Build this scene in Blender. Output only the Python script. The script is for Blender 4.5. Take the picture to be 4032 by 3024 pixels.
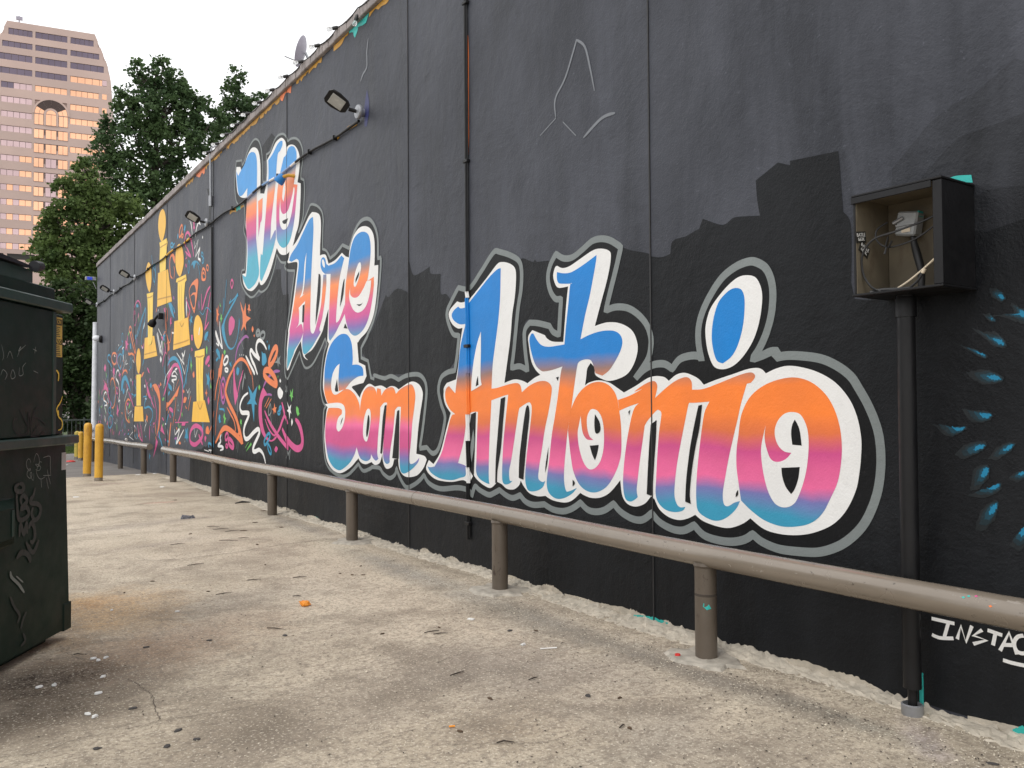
import bpy, math, random
from mathutils import Vector, Matrix
from mathutils.geometry import tessellate_polygon
R = math.radians
random.seed(7)
for o in list(bpy.data.objects):
    bpy.data.objects.remove(o)
S = bpy.context.scene
C = S.collection

# ---------------------------------------------------------------- camera
YAW, PITCH, ROLL = R(34.17), math.atan(.0236), -.0065
fw = Vector((math.sin(YAW)*math.cos(PITCH), math.cos(YAW)*math.cos(PITCH), math.sin(PITCH)))
rt = Vector((math.cos(YAW), -math.sin(YAW), 0))
up = rt.cross(fw)
rt2 = rt*math.cos(ROLL) + up*math.sin(ROLL)
up2 = up*math.cos(ROLL) - rt*math.sin(ROLL)
cd = bpy.data.cameras.new('camera')
cam = bpy.data.objects.new('camera', cd); C.objects.link(cam)
M = Matrix((rt2, up2, -fw)).transposed().to_4x4(); M.translation = (0, 0, 1.55)
cam.matrix_world = M
cd.sensor_width = 36; cd.lens = 3270/4032*36; cd.clip_end = 3000; cd.clip_start = .05
S.camera = cam

# ---------------------------------------------------------------- sky, sun, exposure
SUN_EL, SUN_AZ = R(58), R(250)     # azimuth clockwise from +Y: the sun stands behind the camera's left shoulder
w = bpy.data.worlds.new('World'); S.world = w; w.use_nodes = True
nt = w.node_tree; nt.nodes.clear()
out = nt.nodes.new('ShaderNodeOutputWorld'); bg = nt.nodes.new('ShaderNodeBackground')
sky = nt.nodes.new('ShaderNodeTexSky'); sky.sky_type = 'NISHITA'; sky.sun_disc = False
sky.sun_elevation = SUN_EL; sky.sun_rotation = SUN_AZ; sky.air_density = 1; sky.dust_density = 4
mx = nt.nodes.new('ShaderNodeMixRGB'); mx.inputs[0].default_value = .9
mx.inputs[2].default_value = (15.2, 15.2, 15.3, 1)          # an even overcast veil over the clear sky
bg.inputs[1].default_value = .1
nt.links.new(sky.outputs[0], mx.inputs[1]); nt.links.new(mx.outputs[0], bg.inputs[0]); nt.links.new(bg.outputs[0], out.inputs[0])
sd = bpy.data.lights.new('sun', 'SUN'); sd.energy = 1.1; sd.angle = R(14); sd.color = (1, .96, .9)
so = bpy.data.objects.new('sun', sd); C.objects.link(so)
sdir = Vector((math.sin(SUN_AZ)*math.cos(SUN_EL), math.cos(SUN_AZ)*math.cos(SUN_EL), math.sin(SUN_EL)))
so.rotation_euler = sdir.to_track_quat('Z', 'Y').to_euler(); so.location = (-10, -10, 30)
S.render.engine = 'CYCLES'
S.view_settings.view_transform = 'Standard'; S.view_settings.look = 'None'
S.view_settings.gamma = 1; S.view_settings.exposure = 0; S.view_settings.use_curve_mapping = False
S.render.resolution_x, S.render.resolution_y = 1024, 768

# ---------------------------------------------------------------- materials
def srgb(r, g, b):
    f = lambda c: (c/255/12.92) if c <= 10 else ((c/255+.055)/1.055)**2.4
    return (f(r), f(g), f(b), 1)
class NT:
    def __init__(s, name):
        s.m = bpy.data.materials.new(name); s.m.use_nodes = True
        s.t = s.m.node_tree; s.n = s.t.nodes; s.b = s.n['Principled BSDF']
        s.pos = None
    def node(s, k, **kw):
        x = s.n.new(k)
        for a, v in kw.items(): setattr(x, a, v)
        return x
    def link(s, a, b): s.t.links.new(a, b)
    def coords(s):
        if not s.pos: s.pos = s.node('ShaderNodeNewGeometry').outputs['Position']
        return s.pos
    def scaled(s, sc, loc=(0,0,0)):
        m = s.node('ShaderNodeMapping'); m.inputs['Scale'].default_value = sc; m.inputs['Location'].default_value = loc
        s.link(s.coords(), m.inputs['Vector']); return m.outputs[0]
    def noise(s, scale, detail=4, rough=.55, sc=(1,1,1), loc=(0,0,0), dist=0):
        n = s.node('ShaderNodeTexNoise'); n.inputs['Scale'].default_value = scale; n.inputs['Detail'].default_value = detail
        n.inputs['Roughness'].default_value = rough; n.inputs['Distortion'].default_value = dist
        s.link(s.scaled(sc, loc), n.inputs['Vector']); return n.outputs['Fac']
    def voro(s, scale, feat='F1', sc=(1,1,1)):
        n = s.node('ShaderNodeTexVoronoi', feature=feat); n.inputs['Scale'].default_value = scale
        s.link(s.scaled(sc), n.inputs['Vector']); return n
    def ramp(s, v, *st, interp='LINEAR'):
        r = s.node('ShaderNodeValToRGB'); e = r.color_ramp.elements; r.color_ramp.interpolation = interp
        while len(e) < len(st): e.new(.5)
        for el, (p, c) in zip(e, st):
            el.position = p; el.color = c if len(c) == 4 else (*c, 1)
        s.link(v, r.inputs[0]); return r.outputs[0]
    def val(s, v, lo, hi, a=0, b=1):
        r = s.node('ShaderNodeMapRange', clamp=True)
        for i, x in zip((1, 2, 3, 4), (lo, hi, a, b)): r.inputs[i].default_value = x
        s.link(v, r.inputs[0]); return r.outputs[0]
    def math(s, op, a, b=0):
        n = s.node('ShaderNodeMath', operation=op)
        for i, x in enumerate((a, b)):
            if isinstance(x, (int, float)): n.inputs[i].default_value = x
            else: s.link(x, n.inputs[i])
        return n.outputs[0]
    def mix(s, f, a, b, mode='MIX'):
        n = s.node('ShaderNodeMixRGB', blend_type=mode)
        for i, x in enumerate((f, a, b)):
            if isinstance(x, (int, float)): n.inputs[i].default_value = x
            elif isinstance(x, tuple): n.inputs[i].default_value = x if len(x) == 4 else (*x, 1)
            else: s.link(x, n.inputs[i])
        return n.outputs[0]
    def xyz(s):
        n = s.node('ShaderNodeSeparateXYZ'); s.link(s.coords(), n.inputs[0]); return n.outputs
    def bump(s, h, strength, dist, prev=None):
        b = s.node('ShaderNodeBump'); b.inputs['Strength'].default_value = strength; b.inputs['Distance'].default_value = dist
        s.link(h, b.inputs['Height'])
        if prev is not None: s.link(prev, b.inputs['Normal'])
        return b.outputs[0]
    def done(s, col, rough=.6, metal=0, normal=None, spec=.5):
        if isinstance(col, tuple): s.b.inputs['Base Color'].default_value = col if len(col) == 4 else (*col, 1)
        else: s.link(col, s.b.inputs['Base Color'])
        if isinstance(rough, (int, float)): s.b.inputs['Roughness'].default_value = rough
        else: s.link(rough, s.b.inputs['Roughness'])
        s.b.inputs['Metallic'].default_value = metal
        s.b.inputs['Specular IOR Level'].default_value = spec
        if normal is not None: s.link(normal, s.b.inputs['Normal'])
        return s.m
MAT = {}
def stucco(n, k=1.0):
    a = n.bump(n.noise(1.3, 5, .6, dist=.6), .55*k, .035)
    a = n.bump(n.noise(9, 3, .6), .35*k, .012, a)
    return n.bump(n.noise(75, 3, .65), .5*k, .006, a)
def paint_mat(key, col, var=.12, rough=.5, spec=.4, k=.6):
    n = NT(key)
    f = n.val(n.noise(2.2, 5, .6, sc=(1, 1, .5)), .3, .7)
    c = n.mix(f, tuple(x*(1-var) for x in col[:3]), tuple(min(1, x*(1+var*.5)) for x in col[:3]))
    f2 = n.val(n.noise(26, 3, .7), .6, .75)
    c = n.mix(n.math('MULTIPLY', f2, .12), c, (.09, .09, .1))
    MAT[key] = n.done(c, rough, 0, stucco(n, k), spec)
def wall_mat(key, dark, light, spec=.4):
    n = NT(key)
    streak = n.noise(1.6, 5, .65, sc=(1, 1.6, .33), dist=.5)
    blot = n.noise(.55, 4, .6, loc=(3, 1, 7))
    f = n.val(n.math('ADD', n.math('MULTIPLY', streak, .6), n.math('MULTIPLY', blot, .4)), .39, .61)
    c = n.mix(f, dark, light)
    sp = n.val(n.noise(34, 2, .6, loc=(5, 0, 0)), .68, .76)
    c = n.mix(n.math('MULTIPLY', sp, .35), c, tuple(x*1.9 for x in light[:3]))
    scr = n.val(n.noise(7, 4, .7, sc=(1, 3, .35), loc=(0, 2, 9)), .66, .8)
    c = n.mix(n.math('MULTIPLY', scr, .25), c, tuple(x*1.6 for x in light[:3]))
    MAT[key] = n.done(c, n.val(streak, .3, .7, .42, .62), 0, stucco(n, 1.25), spec)
wall_mat('wall', (.021, .0235, .032), (.062, .067, .084), .33)
wall_mat('fresh', (.0052, .006, .0076), (.0125, .014, .0165), .2)
wall_mat('fresh_a', (.009, .01, .0125), (.024, .026, .032), .24)
wall_mat('fresh_b', (.013, .0145, .0185), (.036, .039, .048), .27)
wall_mat('fresh_c', (.017, .019, .025), (.049, .053, .066), .3)
paint_mat('black', (.0068, .0074, .0085), .25, spec=.2)
paint_mat('white', (.78, .78, .77), .07)
paint_mat('grey', srgb(122, 129, 129), .1)
paint_mat('chalk', srgb(118, 122, 128), .2)
for k, c in dict(cyan=(38, 140, 178), orange=(228, 122, 66), pink=(205, 78, 138), green=(98, 182, 82), purple=(150, 80, 150), gold=(240, 186, 58),
                 yellow=(244, 206, 78), spray=(20, 120, 158), spray_dim=(12, 60, 76), spray_edge=(14, 36, 44), spray_haze=(17, 24, 28), blue=(30, 120, 190), teal=(50, 178, 170), navy=(48, 52, 98), ochre=(190, 140, 40)).items():
    paint_mat(k, srgb(*c), .1)
def grad_mat(key, st, wob=.05):
    """sprayed bands of colour by height on the wall"""
    n = NT(key); z = n.xyz()[2]
    z = n.math('ADD', z, n.math('MULTIPLY', n.math('SUBTRACT', n.noise(1.1, 4, .55, sc=(1, 1, .6)), .5), wob*4))
    lo, hi = st[0][0]-.1, st[-1][0]+.1
    f = n.val(z, lo, hi)
    c = n.ramp(f, *[((a-lo)/(hi-lo), srgb(*col)) for a, col in st])
    v = n.val(n.noise(2.4, 4, .6), .35, .65)
    c = n.mix(n.math('MULTIPLY', v, .10), c, (.03, .03, .05))
    MAT[key] = n.done(c, .48, 0, stucco(n, .6), .4)
BL, OR, PK, PU, TE = (0, 126, 206), (250, 132, 52), (206, 78, 138), (128, 100, 168), (56, 152, 186)
PK2 = (238, 108, 160)
grad_mat('ant', [(.62, TE), (.86, TE), (.97, (120, 120, 180)), (1.05, PK2), (1.15, (226, 98, 150)), (1.24, PK), (1.36, (226, 116, 66)), (1.48, OR), (1.66, OR), (1.8, (150, 118, 110)), (1.92, BL), (2.6, BL)])
grad_mat('dotblue', [(1.0, BL), (4.0, (6, 130, 208))])
grad_mat('san', [(.55, TE), (.86, TE), (.97, (130, 108, 176)), (1.08, PK), (1.24, (212, 80, 140)), (1.31, PK2), (1.44, (242, 130, 74)), (1.58, OR), (1.72, OR), (1.84, (128, 128, 140)), (1.92, BL), (2.6, BL)])
WBL = (58, 150, 220)
grad_mat('we', [(3.3, (66, 170, 196)), (3.95, (66, 170, 196)), (4.12, (110, 140, 190)), (4.24, PU), (4.36, (205, 82, 146)), (4.54, (216, 84, 130)), (4.68, (246, 130, 82)), (4.82, (246, 146, 92)), (4.93, (170, 160, 160)), (5.06, WBL), (6, WBL)], .03)
grad_mat('are', [(2.1, (64, 164, 192)), (2.36, (64, 160, 192)), (2.5, (128, 104, 176)), (2.62, (206, 82, 150)), (2.78, (222, 96, 146)), (2.93, (238, 120, 80)), (3.08, (250, 140, 72)), (3.2, (150, 130, 130)), (3.32, (34, 132, 204)), (4.3, (40, 140, 210))], .03)
def plain(key, col, rough=.5, metal=0, spec=.5, var=.15, scale=6, bmp=.15, dirt=0, dirtcol=(.05, .04, .03)):
    n = NT(key)
    f = n.val(n.noise(scale, 5, .6), .3, .7)
    c = n.mix(f, tuple(x*(1-var) for x in col[:3]), tuple(min(1, x*(1+var)) for x in col[:3]))
    if dirt:
        d = n.val(n.noise(scale*1.7, 6, .7, sc=(1, 1, .5), loc=(4, 4, 4)), .55, .72)
        c = n.mix(n.math('MULTIPLY', d, dirt), c, dirtcol)
    nrm = n.bump(n.noise(scale*12, 3, .6), bmp, .004) if bmp else None
    MAT[key] = n.done(c, n.val(n.noise(scale*2, 3), .3, .7, max(.05, rough-.1), min(1, rough+.12)), metal, nrm, spec)
plain('coping', (.3, .27, .262), .85, dirt=.6, scale=3, var=.3)
plain('blackmetal', (.008, .008, .009), .45, bmp=.1, spec=.3)
plain('blackplastic', (.02, .02, .021), .5)
plain('steel', (.34, .35, .37), .4, .7)
plain('lampglass', (.42, .42, .39), .2, bmp=0)
plain('bulb', (.85, .86, .86), .06, bmp=0)
MAT['bulb'].node_tree.nodes['Principled BSDF'].inputs['Transmission Weight'].default_value = .75
plain('whitepipe', (.74, .76, .8), .4)
plain('dgreen', (.0072, .021, .0145), .5, scale=4, dirt=.3, dirtcol=(.012, .016, .012), var=.25, spec=.22)
plain('lgreen', (.016, .042, .032), .42, scale=4, dirt=.3, dirtcol=(.02, .024, .018))
plain('lid', (.012, .013, .016), .5)
plain('sticker', (.62, .42, .08), .5, bmp=0, var=.08)
plain('ink', (.02, .018, .014), .6, bmp=0)
plain('scratch', (.2, .22, .2), .7, bmp=0)
plain('scratch2', (.036, .04, .035), .7, bmp=0)
plain('scratch3', (.006, .008, .007), .6, bmp=0)
plain('foil', (.5, .48, .46), .5, bmp=0)
plain('tan', (.15, .125, .085), .7, scale=7, dirt=.4, dirtcol=(.06, .035, .02), var=.2)
plain('meter', (.32, .33, .33), .4, scale=30)
plain('cream', (.66, .56, .42), .5)
plain('stuccobase', (.5, .45, .37), .95, scale=9, var=.25, bmp=.6, dirt=.5, dirtcol=(.16, .13, .1))
plain('collar', (.36, .33, .28), .95, scale=14, var=.3, bmp=.6)
plain('trunk', (.06, .048, .038), .9, scale=8, var=.4, bmp=.5)
plain('twig', (.035, .026, .02), .8)
plain('leafdry', (.08, .05, .028), .8)
plain('redcap', (.62, .03, .025), .35, bmp=0)
plain('orangepeel', (.8, .3, .03), .6, scale=60)
plain('paperwhite', (.75, .75, .73), .7)
plain('gum', (.055, .05, .048), .8)
plain('wrapper', (.12, .12, .135), .3, scale=60, var=.9)
plain('fence', (.05, .062, .055), .5)
plain('roof', (.3, .3, .3), .9)
plain('dish', (.3, .28, .33), .5)
plain('vent', (.6, .62, .58), .5)
plain('bluesign', (.05, .1, .8), .3, bmp=0)
n = NT('bollard'); z = n.xyz()[2]
f = n.val(n.math('ADD', z, n.math('MULTIPLY', n.noise(6, 4), .5)), .1, .5)
c = n.mix(n.val(n.noise(3, 5, .6), .35, .65), (.52, .27, .025), (.66, .37, .035))
c = n.mix(n.math('MULTIPLY', n.val(n.noise(9, 6, .7, sc=(1, 1, .3)), .55, .7), .6), c, (.26, .1, .025))
MAT['bollard'] = n.done(c, .5, 0, n.bump(n.noise(40, 3), .2, .004))
n = NT('bollardy')
c = n.mix(n.val(n.noise(3, 5, .6), .35, .65), (.4, .3, .045), (.5, .39, .07))
c = n.mix(n.math('MULTIPLY', n.val(n.noise(14, 6, .7), .58, .66), .8), c, (.09, .06, .03))
MAT['bollardy'] = n.done(c, .55)
n = NT('rail')                                # glossy brown enamel with dark and pale flecks scattered all over
c = n.mix(n.val(n.noise(2.5, 5, .6, sc=(1, .4, 1)), .3, .7), (.172, .142, .11), (.24, .203, .162))
c = n.mix(n.math('MULTIPLY', n.val(n.noise(30, 4, .7, sc=(1, .5, 1)), .64, .7), .7), c, (.035, .026, .02))
c = n.mix(n.math('MULTIPLY', n.val(n.noise(22, 4, .7, sc=(1, .3, 1), loc=(2, 2, 2)), .66, .7), .6), c, (.4, .36, .32))
MAT['rail'] = n.done(c, n.val(n.noise(8, 4), .3, .7, .17, .3), .1, n.bump(n.noise(50, 3), .08, .003), .9)
n = NT('railpost')
c = n.mix(n.val(n.noise(3, 5, .6), .3, .7), (.088, .07, .052), (.125, .102, .08))
c = n.mix(n.math('MULTIPLY', n.val(n.noise(11, 6, .75, sc=(1, 1, .45)), .6, .66), .85), c, (.032, .018, .012))
c = n.mix(n.math('MULTIPLY', n.val(n.noise(7, 6, .75, sc=(1, 1, .6), loc=(7, 1, 3)), .64, .7), .6), c, (.16, .07, .03))
MAT['railpost'] = n.done(c, .45, .1, n.bump(n.noise(50, 3), .15, .003))

# concrete
n = NT('concrete'); X = n.xyz()
big = n.noise(.5, 6, .62, dist=.4); mid = n.noise(2.3, 6, .65, loc=(3, 8, 0)); fine = n.noise(38, 4, .7)
c = n.mix(n.val(big, .32, .68), (.44, .375, .285), (.6, .525, .415))
c = n.mix(n.val(mid, .5, .66, 0, .75), c, (.27, .228, .175))
worn = n.noise(.9, 9, .72, loc=(12, 3, 0), dist=.8)
c = n.mix(n.val(worn, .5, .64, 0, .6), c, (.2, .166, .125))
c = n.mix(n.val(n.noise(1.6, 8, .7, loc=(2, 7, 5), dist=.6), .54, .68, 0, .5), c, (.62, .55, .43))
streak = n.noise(1.2, 7, .7, sc=(.35, 1.6, 1), loc=(5, 2, 0))
c = n.mix(n.val(streak, .54, .7, 0, .45), c, (.3, .25, .2))
def blob(x, y, rx, ry, rot=0, soft=.5):
    m = n.node('ShaderNodeMapping'); m.vector_type = 'TEXTURE'
    m.inputs['Location'].default_value = (x, y, 0); m.inputs['Rotation'].default_value = (0, 0, rot); m.inputs['Scale'].default_value = (rx, ry, 1000)
    n.link(n.coords(), m.inputs['Vector'])
    l = n.node('ShaderNodeVectorMath', operation='LENGTH'); n.link(m.outputs[0], l.inputs[0])
    d = n.math('ADD', l.outputs['Value'], n.math('MULTIPLY', n.math('SUBTRACT', n.noise(3.1, 8, .75, loc=(x, y, 0), dist=.5), .5), 2.4))
    return n.val(d, .2, 1.25, 1, 0)
for (x, y, rx, ry, rot, col, amt) in [  # stains, and soft ground shadows painted into the concrete colour
    (1.003, 6.834, .55, .9, -.4, (.42, .235, .075), .6), (0.902, 7.394, .35, .3, 0, (.5, .29, .09), .55), (0.933, 5.660, .6, .5, -.3, (.36, .24, .15), .5), (1.438, 5.856, .8, .45, .5, (.33, .22, .15), .45),
    (0.542, 5.252, .8, .5, .6, (.16, .12, .085), .9), (0.345, 4.720, .8, .4, .4, (.15, .12, .09), .85), (0.397, 5.458, .4, .35, .5, (.08, .06, .045), .9), (1.099, 4.001, .9, .3, .3, (.24, .2, .155), .5), (1.929, 4.271, .8, .4, .4, (.3, .255, .205), .45), (3.018, 2.478, .6, .25, .2, (.3, .26, .21), .6), (2.684, 4.290, .6, .5, 0, (.26, .225, .185), .7), (3.491, 5.050, .3, 1.0, 0, (.26, .24, .21), .6), (3.527, 4.149, .16, 1.3, 0, (.235, .205, .17), .85), (3.578, 3.105, .14, .8, 0, (.235, .205, .17), .8), (2.975, 3.794, .8, .7, 0, (.3, .27, .23), .6),
    (3.528, 6.963, .22, 1.4, 0, (.25, .23, .205), .8), (3.640, 2.520, .1, .5, 0, (.22, .21, .18), .7), (3.746, 10.678, .16, 2, 0, (.27, .25, .22), .7), (2.113, 11.753, .25, 1.2, -1.25, (.3, .26, .22), .7), (3.351, 15.420, .6, .4, 0, (.26, .2, .16), .6), (2.060, 6.773, .9, .4, .3, (.3, .26, .21), .6), (2.010, 9.991, .15, .8, -1.2, (.3, .26, .22), .6),
    (2.748, 2.841, .5, .3, .6, (.27, .25, .22), .5), (1.822, 3.883, .6, .3, .4, (.3, .255, .205), .45), (2.255, 3.376, .4, .25, .5, (.24, .19, .14), .5), (2.862, 14.237, .3, .12, 0, (.5, .24, .2), .55), (2.674, 18.292, .5, .3, 0, (.34, .25, .22), .5), (3.698, 2.103, .3, .1, .8, (.36, .31, .33), .6)]:
    c = n.mix(n.math('MULTIPLY', blob(x, y, rx, ry, rot), amt), c, tuple(a/b for a, b in zip(col, (.46, .4, .315))), 'MULTIPLY')
near = n.val(X[1], 10.5, 4.5)                                   # the slab nearer the doorway is worn rougher
agg = n.voro(62); agg2 = n.voro(30)
sp = n.val(n.math('ADD', agg.outputs['Distance'], n.math('MULTIPLY', n.noise(90, 3, .7), .35)), .2, .42, 1, 0)
pick = n.ramp(agg.outputs['Color'], (0, (0, 0, 0)), (.7, (0, 0, 0)), (.8, (1, 1, 1)), (1, (1, 1, 1)))
c = n.mix(n.math('MULTIPLY', n.math('MULTIPLY', n.math('MULTIPLY', sp, pick), n.val(mid, .38, .6)), n.math('ADD', n.math('MULTIPLY', near, .85), .15)), c, (.82, .75, .62))
sp2 = n.val(agg2.outputs['Distance'], .05, .22, 1, 0)
pick2 = n.ramp(agg2.outputs['Color'], (0, (1, 1, 1)), (.3, (1, 1, 1)), (.36, (0, 0, 0)), (1, (0, 0, 0)))
c = n.mix(n.math('MULTIPLY', n.math('MULTIPLY', sp2, pick2), n.math('ADD', n.math('MULTIPLY', near, .75), .2)), c, (.12, .1, .08))
c = n.mix(n.val(fine, .5, .62, 0, .7), c, (.2, .165, .128))
gr = n.noise(15, 6, .8, loc=(1, 5, 0))
c = n.mix(n.math('MULTIPLY', n.val(gr, .48, .6, 0, .7), n.math('ADD', n.math('MULTIPLY', near, .7), .3)), c, (.21, .175, .138))
c = n.mix(n.val(n.noise(60, 3, .7, loc=(9, 9, 0)), .56, .68, 0, .7), c, (.8, .73, .6))
nb = n.bump(n.noise(24, 5, .7), .35, .012); nb = n.bump(fine, .5, .006, nb); nb = n.bump(agg.outputs['Distance'], .25, .005, nb)
MAT['concrete'] = n.done(c, .9, 0, nb, .3)
n = NT('asphalt')
c = n.mix(n.val(n.noise(.8, 5), .3, .7), (.15, .14, .132), (.21, .195, .182))
c = n.mix(n.val(n.noise(60, 3), .5, .7, 0, .5), c, (.09, .085, .08))
MAT['asphalt'] = n.done(c, .9, 0, n.bump(n.noise(70, 3), .4, .006), .3)
plain('crack', (.075, .062, .05), .95, scale=30, bmp=0)
plain('chip', (.62, .56, .45), .95, scale=30, bmp=0)
def leaf_mat(key, a, b):
    n = NT(key); f = n.val(n.noise(.55, 5, .65), .35, .65); g = n.val(n.noise(3.1, 3, .6), .3, .7)
    c = n.mix(f, a, b); c = n.mix(n.math('MULTIPLY', g, .45), c, tuple(x*1.5 for x in b))
    n.done(c, .6, 0, None, .25)
    tr = n.node('ShaderNodeBsdfTranslucent'); n.link(c, tr.inputs[0])
    ms = n.node('ShaderNodeMixShader'); ms.inputs[0].default_value = .35
    o = [x for x in n.n if x.type == 'OUTPUT_MATERIAL'][0]
    n.link(n.b.outputs[0], ms.inputs[1]); n.link(tr.outputs[0], ms.inputs[2]); n.link(ms.outputs[0], o.inputs[0])
    MAT[key] = n.m
leaf_mat('leaf', (.036, .07, .034), (.085, .135, .05))
leaf_mat('leaf2', (.052, .092, .03), (.12, .17, .05))
leaf_mat('leafdark', (.018, .036, .014), (.045, .075, .024))
leaf_mat('grass', (.04, .07, .02), (.09, .13, .04))
plain('stone', (.46, .345, .3), .8, scale=.15, var=.06, bmp=0)
plain('stone2', (.5, .37, .32), .8, scale=.15, var=.06, bmp=0)
def glass(key, col, metal=.85, rough=.12):
    n = NT(key); f = n.val(n.noise(.09, 3), .35, .65)
    MAT[key] = n.done(n.mix(f, tuple(x*.8 for x in col), col), rough, metal, n.bump(n.noise(.25, 2), .1, .3))
glass('glass_orange', (.95, .52, .32)); glass('glass_mauve', (.58, .42, .42)); glass('glass_dark_reflection', (.16, .13, .165)); glass('glass_brown', (.07, .05, .045))  # the dark glass has a duller reflection put into its tint
plain('mullion', (.16, .11, .1), .6, bmp=0)

# ---------------------------------------------------------------- mesh helpers
class MB:
    def __init__(s): s.v = []; s.f = []
    def add(s, vs, fs):
        k = len(s.v); s.v += [tuple(v) for v in vs]; s.f += [tuple(i+k for i in f) for f in fs]; return s
    def box(s, a, b, bev=0):
        x0, y0, z0 = a; x1, y1, z1 = b
        if x0 > x1: x0, x1 = x1, x0
        if y0 > y1: y0, y1 = y1, y0
        if z0 > z1: z0, z1 = z1, z0
        if bev:
            e = min(bev, (x1-x0)*.45, (y1-y0)*.45, (z1-z0)*.45)
            P = []
            for sx in (0, 1):
                for sy in (0, 1):
                    for sz in (0, 1):
                        X, Y, Z = (x0, x1)[sx], (y0, y1)[sy], (z0, z1)[sz]
                        ix, iy, iz = (e, -e)[sx], (e, -e)[sy], (e, -e)[sz]
                        P += [(X, Y+iy, Z+iz), (X+ix, Y, Z+iz), (X+ix, Y+iy, Z)]
            k = lambda sx, sy, sz, a: ((sx*2+sy)*2+sz)*3+a
            F = []
            for q in (0, 1):
                F.append([k(q,0,0,0), k(q,0,1,0), k(q,1,1,0), k(q,1,0,0)]); F.append([k(0,q,0,1), k(1,q,0,1), k(1,q,1,1), k(0,q,1,1)]); F.append([k(0,0,q,2), k(0,1,q,2), k(1,1,q,2), k(1,0,q,2)])
                for r in (0, 1):
                    F.append([k(q,r,0,0), k(q,r,1,0), k(q,r,1,1), k(q,r,0,1)]); F.append([k(q,0,r,0), k(q,1,r,0), k(q,1,r,2), k(q,0,r,2)]); F.append([k(0,q,r,1), k(1,q,r,1), k(1,q,r,2), k(0,q,r,2)])
                    for t in (0, 1): F.append([k(q,r,t,0), k(q,r,t,1), k(q,r,t,2)])
            return s.add(P, F)
        P = [(x0,y0,z0),(x1,y0,z0),(x1,y1,z0),(x0,y1,z0),(x0,y0,z1),(x1,y0,z1),(x1,y1,z1),(x0,y1,z1)]
        return s.add(P, [(0,3,2,1),(4,5,6,7),(0,1,5,4),(1,2,6,5),(2,3,7,6),(3,0,4,7)])
    def prism(s, poly, axis, a, b):
        """poly of 2D points extruded along an axis (0,1,2) from a to b"""
        def P(p, t):
            q = [p[0], p[1]]; q.insert(axis, t); return tuple(q)
        m = len(poly); vs = [P(p, a) for p in poly]+[P(p, b) for p in poly]
        return s.add(vs, [tuple(range(m))[::-1], tuple(range(m, 2*m))]+[(i, (i+1) % m, m+(i+1) % m, m+i) for i in range(m)])
    def tube(s, pts, r, seg=10, cap=True):
        pts = [Vector(p) for p in pts]; m = len(pts); rs = r if isinstance(r, (list, tuple)) else [r]*m
        ring = []; k = len(s.v); vs = []; fs = []
        prev = None
        for i, p in enumerate(pts):
            t = (pts[min(i+1, m-1)]-pts[max(i-1, 0)]).normalized()
            if prev is None:
                a = Vector((0, 0, 1)) if abs(t.z) < .9 else Vector((1, 0, 0)); u = t.cross(a).normalized()
            else:
                u = (prev-t*prev.dot(t)).normalized()
            prev = u; v = t.cross(u)
            for j in range(seg):
                an = 2*math.pi*j/seg; vs.append(p+(u*math.cos(an)+v*math.sin(an))*rs[i])
        for i in range(m-1):
            for j in range(seg):
                fs.append((i*seg+j, i*seg+(j+1) % seg, (i+1)*seg+(j+1) % seg, (i+1)*seg+j))
        if cap: fs.append(tuple(range(seg))[::-1]); fs.append(tuple((m-1)*seg+j for j in range(seg)))
        return s.add(vs, fs)
    def lathe(s, prof, at=(0,0,0), seg=20, axis=None):
        """(radius, height) profile turned about z or about the given axis"""
        q = Vector(axis).to_track_quat('Z', 'Y').to_matrix() if axis else Matrix.Identity(3)
        at = Vector(at); vs = []; fs = []
        for rr, h in prof:
            for j in range(seg):
                an = 2*math.pi*j/seg; vs.append(at+q @ Vector((rr*math.cos(an), rr*math.sin(an), h)))
        for i in range(len(prof)-1):
            for j in range(seg): fs.append((i*seg+j, i*seg+(j+1) % seg, (i+1)*seg+(j+1) % seg, (i+1)*seg+j))
        fs.append(tuple(range(seg))[::-1]); fs.append(tuple((len(prof)-1)*seg+j for j in range(seg)))
        return s.add(vs, fs)
    def xform(s, M):
        s.v = [tuple(M @ Vector(v)) for v in s.v]; return s
def wloc(o):
    v = Vector((0, 0, 0))
    while o: v += o.location; o = o.parent
    return v
def obj(name, mb, mat, parent=None, smooth=False, loc=None):
    """links a mesh given in world coordinates as one object"""
    me = bpy.data.meshes.new(name)
    base = wloc(parent) if parent else Vector((0, 0, 0))
    if loc is None:
        loc = base.copy() if parent else sum((Vector(v) for v in mb.v), Vector())/max(1, len(mb.v))
        if not parent: loc.z = min(v[2] for v in mb.v)
    loc = Vector(loc)
    me.from_pydata([tuple(Vector(v)-loc) for v in mb.v], [], mb.f); me.validate()
    if smooth:
        me.polygons.foreach_set('use_smooth', [True]*len(me.polygons))
        try: me.set_sharp_from_angle(angle=R(40))
        except Exception: pass
    me.materials.append(MAT[mat])
    o = bpy.data.objects.new(name, me); C.objects.link(o)
    o.parent = parent; o.location = loc-base
    return o
def thing(name, label, cat, loc, group=None):
    o = bpy.data.objects.new(name, None); C.objects.link(o); o.location = loc; o.empty_display_size = .2
    return tag(o, label, cat, group)
def tag(o, label, cat, group=None):
    o['label'] = label; o['category'] = cat
    if group: o['group'] = group
    return o
def structure(o): o['kind'] = 'structure'; return o
def parse(s):
    r = []
    for t in s.split():
        c = t.endswith('!'); a, b = t.rstrip('!').split(','); r.append((int(a)/1000, int(b)/1000, c))
    return r
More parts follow.
